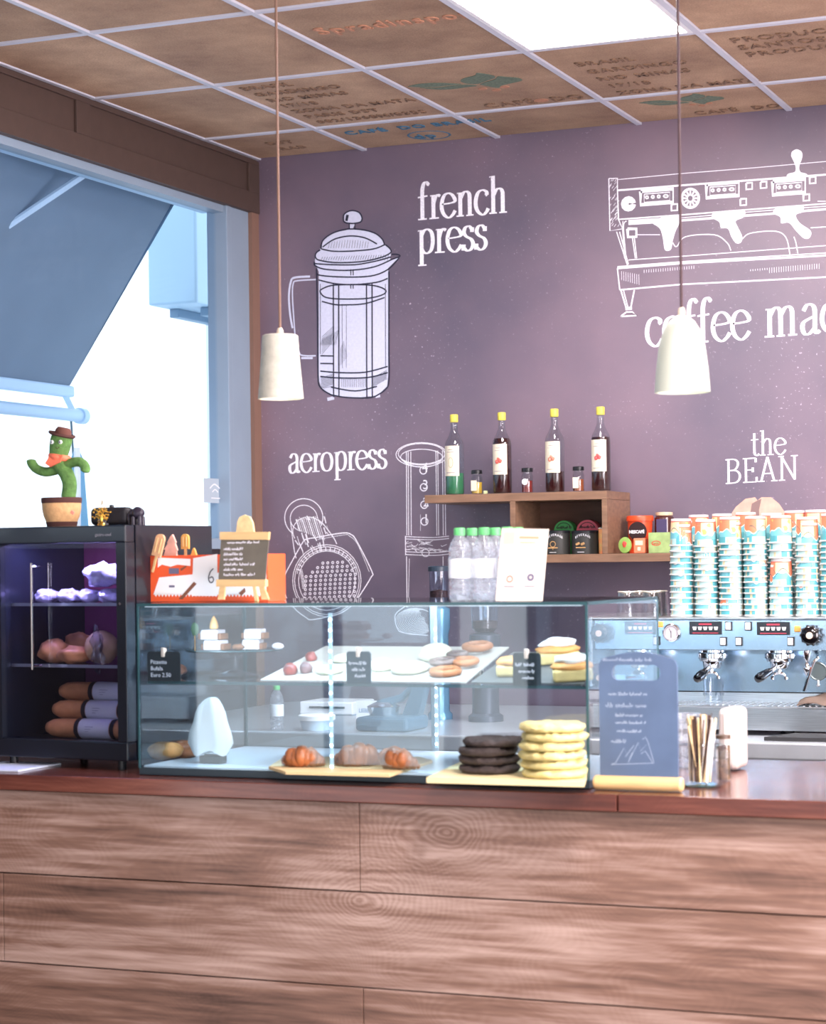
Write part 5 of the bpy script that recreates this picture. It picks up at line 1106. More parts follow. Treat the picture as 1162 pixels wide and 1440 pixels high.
# napkin holder
q3=aZ(1018,1085,CT); Yn=q3.y; a=aY(1010,996,Yn+.0); b_=aY(1038,1078,Yn+.0)
t=thing('napkin_holder','white upright napkin holder with rounded top behind the stirrer jar','napkin holder',((a.x+b_.x)/2,Yn+.06,CT))
mb=MB(); mb.box(((a.x+b_.x)/2,Yn+.06,(a.z+CT)/2+.002),(b_.x-a.x+.004,.12,a.z-CT-.004),.016,seg=3); mb.build('holder',mat('holder_white',rgb(196,184,178),.3),t)
mb=MB(); mb.bx((a.x+.018,Yn-.003,CT+.02),(b_.x-.018,Yn-.0002,a.z-.02)); mb.build('napkin_slot',mat('napkins',rgb(236,226,216),.8),t)
q4=aZ(965,1080,CT)
t=thing('tall_clear_cup','clear plastic cup behind the chalkboard and stirrer jar','cup',q4); mb=MB(); mb.lathe(q4,[(.0,0),(.03,0),(.042,.15),(.0425,.152)],26,cap=False); mb.build('cup',pet,t)
mb=MB(); mb.torus(q4+Vector((0,0,.152)),.0425,.0022,28,6); mb.build('rim',pet,t)
# ---------------------------------------------------------------- wall shelf
SYF=7.83; SYB=WY-.004
shelf=thing('wall_shelf','brown wooden two-level wall shelf on the mural holding bottles and packets','shelf',(-2.7,8.0,1.6))
zt_=aY(855,690,SYF).z; z1_=zt_-.032; x0_=aY(597,700,SYF).x; x1_=aX(855,690,-2.4695).x; x1_=aY(888,690,SYB).x
def bd(name,a,b): 
    mb=MB(); mb.bx(a,b,.0015); return mb.build(name,shelfwood,shelf)
x1_=aY(854,720,SYF).x+.0; xr=x1_
bd('top_board',(x0_,SYF,z1_),(xr,SYB,zt_))
lz=aY(800,779.5,SYF).z; lx0=aY(718,780,SYF).x
bd('lower_board',(lx0,SYF,lz-.032),(aY(1040,770,SYF).x,SYB,lz))
bd('upright',(xr-.022,SYF+.001,lz+.0005),(xr,SYB,z1_-.0005)); bd('upright',(lx0,SYF+.001,lz+.0005),(lx0+.022,SYB,z1_-.0005))
mb=MB(); mb.bx((lx0+.0225,SYB-.012,lz+.0005),(xr-.0225,SYB-.001,z1_-.0005)); mb.build('back_panel',mat('shelf_back',rgb(104,74,62),.6,noise=.15,nscale=8,stretch=(1,1,6)),shelf)
# bottles
def liqmat(name,c,r=.1): return glassmat(name,c,1.3,r)
yc=mat('foil_yellow',rgb(226,208,84),.4); blab=mat('bottle_label_cream',rgb(218,206,184),.6); bglass=glassmat('bottle_glass',(.86,.89,.9,1),1.2)
amb=mat('syrup_dark',rgb(52,20,22),.08,coat=.6); grn=mat('syrup_green',rgb(58,120,84),.1,coat=.5)
def bottle(px,ptop,pbase,Y,liq,fill,label,mark,mcol,lw=.5):
    p=aY(px,pbase,Y); p.z=zt_+.0006; H=aY(px,ptop,Y).z-p.z; R=.0385; t=thing('liqueur_bottle',label,'bottle',p,'liqueur bottles on the wall shelf')
    prof=[(0,.0),(R*.92,0),(R,.006),(R,.60*H),(R*.93,.655*H),(R*.6,.73*H),(R*.38,.80*H),(R*.33,.90*H),(R*.33,.93*H)]
    mb=MB(); mb.lathe(p,prof,28,cap=False); mb.build('glass',bglass,t,sharp=60)
    rr=[(0,.004),(R*.9,.004),(R*.955,.01)]
    f=fill*H
    def rad(z):
        for (r0,z0),(r1,z1) in zip(prof[1:-1],prof[2:]):
            if z0<=z<=z1: return r0+(r1-r0)*(z-z0)/(z1-z0+1e-9)
        return R
    for z in [.3*H,.60*H,.64*H,.68*H,.73*H]:
        if z<f: rr.append((rad(z)*.955,z))
    rr.append((rad(f)*.95,f)); rr.append((0,f))
    mb=MB(); mb.lathe(p,rr,28,cap=False); mb.build('syrup',liq,t,sharp=60)
    mb=MB(); mb.lathe(p+Vector((0,0,.905*H)),[(R*.40,0),(R*.43,.002),(R*.43,.088*H),(R*.38,.095*H),(0,.095*H)],20); mb.build('cap',yc,t)
    # label wrapped on the front, facing the room
    mb=MB(); a0,a1=-PI/2-1.05+.12,-PI/2+.75+.12; n=12; z0,z1=.235*H,.62*H-.012*H; vs=[]
    for i in range(n+1):
        a_=a0+(a1-a0)*i/n; vs.append((mb.bm.verts.new(p+Vector((R*1.018*math.cos(a_),R*1.018*math.sin(a_),z0))),mb.bm.verts.new(p+Vector((R*1.018*math.cos(a_),R*1.018*math.sin(a_),z1)))))
    for i in range(n): mb.bm.faces.new((vs[i][0],vs[i+1][0],vs[i+1][1],vs[i][1]))
    lb=mb.build('paper_label',blab,t)
    mk=mat('label_mark_'+mark,mcol,.6); mb=MB(); rn=random.Random(hash(mark)%99 if False else len(mark))
    def lp(u,v,e=1.03): a_=-PI/2-.05+u/R; return p+Vector((R*e*math.cos(a_),R*e*math.sin(a_),v))
    zc=.40*H
    if mark=='pear':
        q=circ(0,0,.010,.02,n=14)
        for i in range(14): 
            a_,b_=q[i],q[i+1]; mb.tube([lp(a_[0],zc+a_[1]),lp(b_[0],zc+b_[1])],.0008,4)
    else:
        for (u,v,r_) in [(-.006,-.003,.008),(.007,.0,.008),(0,.008,.006)]: mb.blob(lp(u,zc+v,1.0),(r_,r_,r_),.1,4,2)
    mb.build('label_fruit',mk,lb)
    mb=MB()
    for (z,w,hh_) in ((.56*H,.010,.0018),(.53*H,.016,.0014),(.275*H,.018,.002)):
        for i in range(6): a_=lp(-w+2*w*i/6,z,1.024); b_=lp(-w+2*w*(i+.75)/6,z,1.024); mb.tube([a_,b_],hh_*.6,4)
    mb.build('label_print',greyp,lb)
YB=7.93
bottle(640,583,694,YB,grn,.27,'liqueur bottle with green liquid, leftmost on the wall shelf','pear',rgb(150,150,110))
bottle(707,580,692,YB,amb,.68,'dark liqueur bottle, second from the left on the wall shelf','berries',rgb(200,90,80))
bottle(781,575,690,YB,amb,.25,'liqueur bottle nearly emptied, third from the left on the wall shelf','fig',rgb(205,125,105))
bottle(846,572,688,YB,amb,.64,'dark liqueur bottle with a red berry label, rightmost on the wall shelf','strawberry',rgb(220,80,80))
def smalljar(px,ptop,pb,liq,label,lab='sq'):
    p=aY(px,pb,YB); p.z=zt_+.0006; H=aY(px,ptop,YB).z-p.z; R=.0225; t=thing('small_jar',label,'jar',p,'small jars between the bottles')
    mb=MB(); mb.lathe(p,[(0,0),(R*.9,0),(R,.005),(R,H*.68),(R*.78,H*.8),(R*.8,H*.84)],22,cap=False); mb.build('glass',bglass,t,sharp=60)
    mb=MB(); mb.lathe(p,[(0,.004),(R*.93,.005),(R*.94,H*.5),(0,H*.5)],22,cap=False); mb.build('filling',liq,t)
    mb=MB(); mb.lathe(p+Vector((0,0,H*.84)),[(R*.98,0),(R*1.0,.002),(R*1.0,H*.14),(R*.9,H*.16),(0,H*.16)],22); mb.build('lid',black,t)
    mb=MB()
    if lab=='sq': mb.box(p+Vector((-.004,-R-.001,H*.36)),(.024,.0012,H*.42),0)
    else: mb.lathe(p+Vector((-.002,-R-.0005,H*.45)),[(0,0),(.0125,0),(.0125,.0012),(0,.0012)],18,rot=Rx(PI/2),cap=False)
    mb.build('paper_label',blab if lab=='sq' else white,t)
hon=mat('honey_yellow',rgb(196,158,60),.1,coat=.5); jam=mat('jam_red',rgb(120,40,36),.1,coat=.5); jam2=mat('jam_amber',rgb(150,82,50),.1,coat=.5)
smalljar(671,661,692,hon,'small jar of yellow honey between the first and second bottles')
smalljar(742,658,690,jam,'small jar of red jam with round label between second and third bottles','rd')
smalljar(814,656,689,jam2,'small amber jar with a square label between third and fourth bottles')
p=aY(683,694,YB-.03); mb=MB(); mb.box((p.x,YB-.03,zt_+.0075),(.014,.014,.014),.002); o=mb.build('glass_cube',mat('cube_green',rgb(190,200,150),.2),); tag(o,'tiny pale green cube beside the honey jar on the wall shelf','trinket')
# inside the lower level
LZ=lz+.0008; YL=7.92
def tin(px,label,word):
    p=aY(px,775,YL); p.z=LZ; H=aY(px,746,YL).z-LZ; R=.052
    t=thing('drink_tin',label,'tin',p,'dark beverage tins on the wall shelf')
    mb=MB(); mb.lathe(p,[(R,0),(R,H-.012)],30); mb.build('can',mat('tin_dark',rgb(52,52,50),.4),t)
    mb=MB(); mb.lathe(p+Vector((0,0,H-.0118)),[(R*1.03,0),(R*1.03,.009),(R*.96,.012),(0,.012)],30); mb.build('lid',black,t)
    mb=MB()
    for k,ch in enumerate('COFFEE BEVERAGE' if word else 'COFFEE BEVERAGE'):
        pass
    mb.bm.free()
    s_='BEVERAGE'
    for k,ch in enumerate(s_):
        a_=-PI/2-.62+1.1*k/(len(s_)-1)+.15; zz=LZ+H*.66+.010*math.sin(PI*k/(len(s_)-1)); pos=p+Vector((R*1.02*math.cos(a_),R*1.02*math.sin(a_),zz-LZ)); txt(ch,.013,white,t,pos,(-math.sin(a_),math.cos(a_),0),Z3,sx=.9,th=.0004)
    mk=mat('tin_gold',rgb(190,150,100),.5); mb=MB()
    if word: 
        ribbon(mb,circ(0,0,.011,.011,n=14),lambda d:.0025,p+Vector((-.0,-R*1.02,H*.42)),X3,Z3,NB,.0005); ribbon(mb,[(0,-.01),(0,-.022)],lambda d:.002,p+Vector((0,-R*1.02,H*.42)),X3,Z3,NB,.0005)
    else:
        for dx in (-.012,.008): mb.box(p+Vector((dx,-R*1.02,H*.43)),(.016,.002,.009),.002,rot=Ry(-.4))
    mb.build('emblem',mk,t)
    mb=MB(); ribbon(mb,[(-.02,0),(.02,0)],lambda d:.004,p+Vector((0,-R*1.02,H*.27)),X3,Z3,NB,.0005); mb.build('print_word',mk,t)
    mb=MB(); ribbon(mb,[(-.014,0),(.014,0)],lambda d:.002,p+Vector((0,-R*1.02,H*.08)),X3,Z3,NB,.0005); mb.build('print',white,t)
tin(784,'dark cylindrical beverage tin with a gold keyhole emblem in the wall shelf',True)
tin(823,'dark cylindrical beverage tin with gold capsule emblem, right of the other tin',False)
def pod(px,py,r,c,label,Y=8.03):
    p=aY(px,py,Y); p.z=LZ; H=aY(px,py,Y).z; t=thing('capsule_pack',label,'packet',p); top=aY(px,py,Y).z; m_=mat('pod_'+label.split()[0],c,.4); mb=MB()
    pts=[(-r,0),(r,0)]+[(r*math.cos(k*PI/12),top-r-LZ+r*math.sin(k*PI/12)) for k in range(13)]
    mb.prism([(p.x+a_,Y,LZ+b_) for a_,b_ in pts],(0,.05,0)); mb.build('pack',m_,t)
    mb=MB(); scribble(mb,(p.x-.03,Y,top-.034),X3,Z3,NB,.06,.012,.0022,int(px)); mb.build('print_word',mat('pod_print',rgb(40,40,40),.5),t,kind='stuff')
    mb=MB(); ribbon(mb,circ(0,0,r*.78,r*.78,20,160,14),lambda d:.003,(p.x,Y,top-r),X3,Z3,NB,.0006); mb.build('print_ring',mat('pod_print',rgb(40,40,40),.5),t)
pod(793,732,.042,rgb(60,150,78),'green rounded coffee pod pack standing behind the left tin')
pod(826,731,.046,rgb(214,92,110),'pink rounded coffee pod pack standing behind the right tin')
p=aY(843,776,YL+.03); p.z=LZ; H=aY(846,740,YL).z-LZ
mb=MB(); mb.lathe(p+Vector((-.004,.05,0)),[(.012,0),(.018,H*.3),(.02,H*.8),(.01,H*.98),(0,H)],14); o=mb.build('olive_packet',mat('olive_foil',rgb(120,110,44),.4)); tag(o,'olive coloured bulging packet squeezed behind the right dark tin','packet')
p=aY(848,776,YL); p.z=LZ; t=thing('yellow_cup','small yellow and orange paper cup beside the shelf upright','cup',p); H=aY(848,741,YL).z-LZ
mb=MB(); mb.lathe(p,[(.015,0),(.0165,H*.95)],18); mb.build('cup',mat('cup_yellow',rgb(240,205,130),.5,noise=.4,nscale=40,col2=rgb(225,120,80)),t); mb=MB(); mb.torus(p+Vector((0,0,H*.95)),.0168,.0016,20,6); mb.build('rim',white,t)
# right of the box
a,b_=bxp(882,725,915,777,8.0)
p=Vector(((a.x+b_.x)/2,8.02,LZ)); H=a.z-LZ; redm=mat('tin_red_orange',rgb(222,74,38),.35)
t=thing('coffee_tub','red-orange coffee tub with a dark round logo on the lower shelf','tub',p)
mb=MB(); mb.lathe(p,[(.043,0),(.049,H*.85)],30); mb.build('tub',redm,t); mb=MB(); mb.lathe(p+Vector((0,0,H*.8502)),[(.0535,0),(.0535,H*.1),(.05,H*.14),(0,H*.14)],30); mb.build('lid',redm,t)
mb=MB(); q=aY(897,747,7.965); mb.lathe((q.x,7.966,q.z),[(0,0),(.037,0),(.037,.002),(0,.002)],28,rot=Rx(PI/2),cap=False); lg=mb.build('logo_disc',mat('logo_dark',rgb(44,26,28),.4),t)
txt('NESCAFÉ',.0165,white,lg,(q.x-.034,7.962,q.z-.008),X3,Z3,th=.0004,font_offset=.0006,sx=.92)
a,b_=bxp(920,720,945,750,8.04); p=Vector(((a.x+b_.x)/2,8.06,LZ)); H=a.z-LZ
t=thing('dark_coffee_jar','dark brown glass coffee jar behind the green tea box','jar',p)
mb=MB(); mb.lathe(p,[(.036,0),(.038,.01),(.038,H*.86),(.033,H*.9)],26); mb.build('jar',mat('jar_brown',rgb(66,30,26),.12,coat=.6),t)
mb=MB(); mb.lathe(p+Vector((0,0,H*.9)),[(.03,0),(.034,.003),(.034,H*.09),(0,H*.1)],24); mb.build('lid',mat('jar_lid',rgb(200,180,150),.3),t)
mb=MB(); mb.box(p+Vector((0,-.0385,H*.52)),(.042,.002,H*.6),.0005); mb.build('label',mat('jar_label',rgb(70,62,96),.4),t)
a,b_=bxp(912,749,942,777,7.93); 
t=thing('tea_box','pale green tea box with a red oval logo on the lower shelf','box',((a.x+b_.x)/2,7.95,LZ)); p=t.location
mb=MB(); mb.bx((a.x,7.93,LZ),(b_.x+.006,7.99,a.z),.001); mb.build('carton',mat('tea_green',rgb(148,172,112),.5,noise=.2,nscale=30),t)
mb=MB(); q=aY(923,764,7.93); ribbon(mb,circ(0,0,.017,.0085,n=20),lambda d:.003,(q.x,7.93,q.z),X3,Z3,NB,.0006); mb.build('logo_ring',mat('logo_red',rgb(205,70,60),.5),t)
txt('Lipton',.0115,mat('logo_red',rgb(205,70,60),.5),t,(q.x-.0145,7.9285,q.z-.004),X3,Z3,'logo',sx=.85,th=.0003)
a,b_=bxp(891,757,907,777,7.93)
t=thing('orange_packet','small salmon orange packet between the round green packet and tea box','packet',((a.x+b_.x)/2,7.95,LZ))
mb=MB(); mb.bx((a.x,7.93,LZ),(b_.x,7.965,a.z),.003); mb.build('packet',mat('packet_salmon',rgb(236,130,96),.5),t)
mb=MB(); mb.box(((a.x+b_.x)/2,7.9295,LZ+.017),(.012,.001,.014)); mb.box(((a.x+b_.x)/2,7.9295,a.z-.018),(.03,.001,.018)); mb.build('print',mat('packet_print',rgb(250,200,180),.5),t)
p=aY(880,767,7.9)
t=thing('round_packet','oval lime green packet leaning at the shelf upright','packet',(p.x,7.9,LZ)); hz=(aY(880,755,7.9).z-LZ)/2
mb=MB(); mb.lathe((p.x,7.9,LZ+hz),[(0,0),(.9,0),(1,.004),(.95,.012),(0,.016)],28,rot=Matrix.Diagonal((.026,1,hz)).to_3x3()@Rx(PI/2)@Matrix.Diagonal((1,1,1)).to_3x3(),cap=False); mb.build('packet',mat('lime_green',rgb(134,168,84),.45,noise=.15,nscale=30),t)
mb=MB(); mb.blob((p.x,7.885,LZ+hz*1.1),(.009,.003,.012),.1,4,2); mb.build('print',mat('logo_red',rgb(205,70,60),.5),t)
# ---------------------------------------------------------------- pendant lamps
def pendant(kind,px,pt,pb,Y,prof,label,m,cordm,inner):
    a=aY(px,pt,Y); b_=aY(px+1,pb,Y); H=a.z-b_.z; p=Vector(((a.x+b_.x)/2,Y,b_.z)); t=thing('pendant_lamp',label,'pendant lamp',p)
    prof=[(r*.885,z) for r,z in prof]; mb=MB(); out=[(r,z*H) for r,z in prof]; inn=[(max(r-.004,.002),z*H-(.004 if z>.5 else 0)) for r,z in prof[::-1]]; mb.lathe(p,out+inn,36,cap=False); mb.build('shade',m,t,sharp=50)
    mb=MB(); mb.lathe(p+Vector((0,0,H)),[(.0,-.03),(.010,-.03),(.010,.012),(.006,.02),(.0,.02)],14,cap=False); mb.build('cord_grip',mat('grip_beige',rgb(205,190,170),.5),t)
    mb=MB(); mb.tube([(p.x,Y,p.z+H+.015),(p.x,Y,CZ-.02)],.0042,8); mb.build('cord',cordm,t)
    mb=MB(); mb.lathe((p.x,Y,CZ-.026),[(.0,0),(.04,0),(.042,.02),(0,.02)],24,cap=False); mb.build('ceiling_rose',cordm,t)
    mb=MB(); mb.blob(p+Vector((0,0,H*.42)),(.026,.026,.03),0,1,3); mb.build('bulb',mat('lamp_bulb',(1,1,1,1),.4,emis=(1,.95,.88,1),estr=14),t)
conc=mat('shade_terrazzo',rgb(190,186,172),.75,noise=.1,nscale=45,bump=.25,bscale=90); conc2=mat('shade_ceramic',rgb(186,190,176),.45,noise=.03,nscale=6)
pendant('cone',394,471,561,5.45,[(.074,0),(.073,.05),(.060,.80),(.061,.81),(.058,.985),(.052,1.0),(.011,1.0)],'conical speckled concrete pendant lamp hanging left in front of the french press drawing',conc,mat('cord_brown',rgb(120,92,78),.6),None)
pendant('bell',959,443,552,5.45,[(.083,0),(.0825,.04),(.078,.3),(.069,.6),(.055,.8),(.038,.92),(.02,.98),(.008,1.0)],'smooth white bell-shaped pendant lamp hanging right above the espresso machine',conc2,mat('cord_dark',rgb(62,40,44),.6),None)
# ---------------------------------------------------------------- espresso machine
MF=6.95; MBk=7.5; mz=lambda y,x=1100: aY(x,y,MF).z
XL=aY(836,880,MF).x; XR=-.95
ztopm=mz(868); zband=mz(915)
em_=thing('espresso_machine','wide brushed steel espresso machine on the back counter under the cup stacks','espresso machine',((XL+XR)/2,7.2,CT))
bsteel=mat('machine_steel',rgb(176,200,220),.22,.95,noise=.08,nscale=6,stretch=(1,1,.4)); 
mb=MB(); mb.bx((XL,MF,zband),(XR,MF+.02,ztopm-.008),.003); cp_=mb.build('control_panel',bsteel,em_)
mb=MB(); mb.bx((XL-.005,MF-.003,ztopm-.0078),(XR+.005,MBk,ztopm),.003); mb.build('cup_tray',steel,em_)
mb=MB(); mb.bx((XL,MF+.0202,zband),(XR,MBk-.02,ztopm-.008)); mb.build('boiler_housing',bsteel,em_)
SP=MF+.20
zdark=mz(972); ztr=mz(993); zbb=mz(1027)
zs0=aY(1100,973,SP).z
mb=MB(); mb.bx((XL+.01,SP,zs0),(XR-.01,MBk-.02,zband-.0005)); mb.build('splash_back',bsteel,em_)
mb=MB(); mb.bx((XL+.01,SP-.001,zs0-.004),(XR-.01,MBk-.02,zs0-.0002)); mb.build('shadow_gap',black,em_)
mb=MB(); mb.bx((XL,MF-.03,ztr-.006),(XR,MBk-.02,ztr),.002); mb.build('drip_tray',steel,em_)
mb=MB(); mb.bx((XL,MF-.02,zbb),(XR,MBk-.02,ztr-.0062)); mb.build('base_housing',steel,em_)
mb=MB(); mb.bx((XL+.04,SP+.0,ztr+.0002),(XR-.02,MBk-.025,zs0-.0042)); mb.build('rear_riser',steel,em_)
gm=mat('tray_grate',rgb(235,238,242),.25,.8)
mb=MB()
for k in range(60):
    x=XL+.03+k*(XR-XL-.06)/59; mb.bx((x-.003,MF-.005,ztr+.0002),(x+.003,SP-.02,ztr+.003))
mb.build('drip_grate',gm,em_,kind='stuff')
for x in (XL+.08,XR-.3,(XL+XR)/2,XR-.06):
    mb=MB(); mb.lathe((x,MF+.08,CT+.0003),[(.024,0),(.02,zbb-CT-.0006)],16); mb.build('foot',black,em_)
# side cheeks
mb=MB(); mb.bx((XL-.02,MF-.004,zband-.05),(XL-.0055,MBk,ztopm+.004),.004); mb.build('side_cheek',steel,em_)
def on_panel(px,py): return aY(px,py,MF)
iconw=mat('icon_white',rgb(206,204,206),.5); dispk=mat('display_black',rgb(26,26,32),.25); redp=mat('display_red',rgb(170,50,70),.5)
for (x0,x1,y0,y1) in ((879.5,923,873.5,892),(970,1015.6,874,892.5),(1065,1111.5,874.5,893)):
    a=on_panel(x0,y0); b_=on_panel(x1,y1); mb=MB(); mb.bx((a.x,MF-.005,b_.z),(b_.x,MF-.0002,a.z),.001); dp=mb.build('button_panel',dispk,cp_)
    w=b_.x-a.x; h=a.z-b_.z
    for k in range(5):
        cx=a.x+w*(.17+.165*k); cz=b_.z+h*.48; mb=MB(); s_=.0075; mb.prism([(cx-s_,MF-.0062,cz+s_*.75),(cx+s_,MF-.0062,cz+s_*.75),(cx+s_*.6,MF-.0062,cz-s_*.75),(cx-s_*.6,MF-.0062,cz-s_*.75)],(0,.001,0)); mb.build('cup_button',iconw,dp)
    mb=MB(); mb.bx((a.x+w*.3,MF-.0056,a.z-h*.26),(b_.x-w*.3,MF-.0051,a.z-h*.14)); mb.bx((a.x+w*.1,MF-.0056,b_.z+h*.1),(b_.x-w*.1,MF-.0051,b_.z+h*.16)); mb.build('red_print',redp,dp)
for (px,py) in ((1025.5,880.5),(1053,880.5),(1018,902),(1040,902),(1113,902),(924,901)):
    q=on_panel(px,py); mb=MB(); mb.box((q.x,MF-.003,q.z),(.024,.006,.030),.001); sw=mb.build('switch_frame',dispk,cp_)
    mb=MB(); mb.box((q.x-.001,MF-.008,q.z),(.018,.005,.024),.002); mb.build('rocker',iconw,sw)
for (px,py) in ((1122,884.5),(929,878)):
    q=on_panel(px,py); mb=MB(); mb.box((q.x,MF-.004,q.z),(.020,.008,.020),.003); mb.build('indicator_lamp',mat('lamp_orange',rgb(222,160,80),.3),cp_)
def knob(px,py,r=.030):
    q=on_panel(px,py); mb=MB(); N=36; ring=[(0,0)]
    mb.lathe((q.x,MF-.002,q.z),[(r*.45,0),(r*.45,.012),(r*.95,.014),(r,.02),(r,.038),(r*.85,.044),(0,.044)],30,rot=Rx(PI/2),cap=False)
    for k in range(10): a_=2*PI*k/10; mb.blob((q.x+r*math.cos(a_),MF-.03,q.z+r*math.sin(a_)),(.0055,.011,.0055),0,1,2)
    kb=mb.build('steam_knob',blackg,cp_,sharp=60)
    mb=MB(); mb.lathe((q.x,MF-.0465,q.z),[(0,0),(.011,0),(.011,.003),(0,.004)],18,rot=Rx(PI/2),cap=False); mb.build('knob_cap',mat('knob_cap',rgb(220,190,170),.3),kb)
knob(1143,893,.031); knob(848,890,.031)
q=on_panel(945.5,889.5); mb=MB(); mb.lathe((q.x,MF-.0005,q.z),[(0.0,0),(.030,0),(.030,.012),(.027,.014),(.026,.010),(0,.010)],32,rot=Rx(PI/2),cap=False); gg=mb.build('pressure_gauge',chrome,cp_)
mb=MB(); mb.lathe((q.x,MF-.011,q.z),[(0,0),(.0255,0),(.0255,.001),(0,.001)],28,rot=Rx(PI/2),cap=False); mb.build('dial',mat('dial_face',rgb(190,184,190),.4),gg)
mb=MB(); ribbon(mb,[(0,-.018),(0,.006)],lambda d:.0018,(q.x,MF-.0125,q.z),X3,Z3,NB); ribbon(mb,[(0,0),(-.007,.014)],lambda d:.0015,(q.x,MF-.0125,q.z),X3,Z3,NB); ribbon(mb,circ(0,0,.021,.021,-30,210,20),lambda d:.001,(q.x,MF-.0125,q.z),X3,Z3,NB); mb.build('needle',dispk,gg)
# group heads with portafilters
def group(px,hx,hy,ang):
    g0=aY(px,918,MF+.07); gx=g0.x; gy=MF+.07; z0=zband-.001
    mb=MB(); mb.lathe((gx,gy,z0),[(.0,-.038),(.042,-.038),(.045,-.030),(.050,-.026),(.050,-.012),(.042,-.008),(.042,0),(0,0)],32,cap=False)
    for k in range(8): a_=2*PI*k/8; mb.blob((gx+.046*math.cos(a_),gy+.046*math.sin(a_),z0-.018),(.006,.006,.008),0,1,2)
    gh=mb.build('group_head',chrome,em_,sharp=50)
    mb=MB(); mb.lathe((gx,gy,z0-.064),[(0,0),(.024,0),(.031,.006),(.033,.025),(0,.025)],30,cap=False); mb.build('filter_basket',chrome,gh,sharp=50)
    e=aY(hx,hy,MF-.06); s_=Vector((gx,gy,z0-.05)); d=(e-s_); 
    mb=MB(); mb.tube([s_+d*.2,s_+d*.32,s_+d*.42],[.007,.008,.010],12); mb.build('handle_neck',chrome,gh)
    mb=MB(); mb.tube([s_+d*.42,s_+d*.5,s_+d*.65,s_+d*.85,s_+d*.97,s_+d*1.0],[.010,.013,.015,.0165,.014,.006],16); mb.build('handle_grip',blackg,gh)
    mb=MB(); mb.tube(cat([(gx,gy-.012,z0-.066),(gx,gy-.014,z0-.078)],3),.007,10)
    for s2 in (-1,1): mb.tube(cat([(gx,gy-.014,z0-.076),(gx+s2*.014,gy-.014,z0-.079),(gx+s2*.022,gy-.014,z0-.088),(gx+s2*.023,gy-.014,z0-.098)],4),.0055,8)
    mb.build('twin_spout',chrome,gh)
group(1002,980,955,0); group(1097,1065,955,0); 
q=aY(898,935,MF); group(900,893,962,0)
# spout cover at left group seen through slot
# steam wand
a0=aY(1148,916,MF+.0); 
mb=MB(); mb.tube(cat([tuple(aY(1148,916,MF+.03)),tuple(aY(1150,925,MF-.02)),tuple(aY(1143,935,MF-.03)),tuple(aY(1131,972,MF-.03))],6),.0055,10); mb.build('steam_wand',chrome,em_)
mb=MB(); q=aY(1135.5,925,MF+.02); mb.lathe((q.x,q.y,aY(1135,950,MF+.02).z),[(0,0),(.006,.0),(.014,.018),(.014,.03),(.006,.045),(.012,.06),(.012,.09)],18); mb.build('water_tap',chrome,em_)
q=aY(1151,944,MF+.01); mb=MB(); mb.torus((q.x,MF+.01,q.z),.028,.0035,30,8,rot=Rx(PI/2)); mb.lathe((q.x,MF+.012,q.z),[(0,0),(.027,0),(.027,.003),(0,.003)],26,rot=Rx(PI/2),cap=False); o=mb.build('round_filter',mat('filter_grey',rgb(120,130,130),.3,.8),em_)
mb=MB(); q=aY(1151,963,MF+.01); mb.blob((q.x,MF+.01,q.z),(.007,.007,.007),0,1,2); mb.tube([(q.x,MF+.01,q.z-.0),(q.x,MF+.01,aY(1151,956,MF+.01).z)],.003,6); mb.build('filter_stud',chrome,em_)
# small glass under group, cloth, mat
q=aY(1004,990,MF+.07); t=thing('shot_glass','small clear glass on the drip tray under the middle group head','glass',(q.x,MF+.07,ztr+.0034))
mb=MB(); hh_=aY(1004,953,MF+.07).z-ztr-.0034; mb.lathe((q.x,MF+.07,ztr+.0034),[(0,0),(.031,0),(.036,hh_),(.034,hh_),(.029,.008),(0,.008)],28,cap=False); mb.build('tumbler',clear,t,sharp=50)
mb=MB()
for k in range(12): a_=2*PI*k/12; mb.blob((q.x+.0335*math.cos(a_),MF+.07+.0335*math.sin(a_),ztr+.003+hh_*.35),(.004,.004,.006),0,1,1)
mb.build('cut_pattern',clear,t,kind='stuff')
q=aY(1150,991,MF+.03); mb=MB(); cl=mat('cloth_brown',rgb(104,88,78),.9,noise=.1,nscale=60)
N=10; import mathutils
gr=[[None]*(N+1) for _ in range(N+1)]
for i in range(N+1):
    for j in range(N+1):
        u,v=i/N-.5,j/N-.5; hgt=.032*max(0,1-(u*u+v*v)*3.5)+.006*math.sin(9*u+5*v)+.006
        gr[i][j]=mb.bm.verts.new((q.x+.02+u*.16,MF+.05+v*.12,ztr+.0038+max(.001,hgt)))
for i in range(N):
    for j in range(N): f=mb.bm.faces.new((gr[i][j],gr[i+1][j],gr[i+1][j+1],gr[i][j+1])); f.smooth=True
g=bmesh.ops.extrude_face_region(mb.bm,geom=list(mb.bm.faces))
for v in [v for v in g['geom'] if isinstance(v,bmesh.types.BMVert)]: v.co.z-=.004
o=mb.build('folded_cloth',cl); tag(o,'crumpled brown cloth on the right of the espresso machine drip tray','cloth')
q=aZ(1130,1036,CT); mb=MB(); a=aZ(1091,1036,CT); mb.prism([(a.x,BF+.06,CT+.0006),(a.x+.5,BF+.06,CT+.0006),(a.x+.5,MF-.035,CT+.0006),(a.x+.06,MF-.035,CT+.0006)],(0,0,.012)); o=mb.build('tamping_mat',mat('rubber_black',rgb(38,38,40),.6)); tag(o,'black rubber mat on the steel counter in front of the machine','mat')
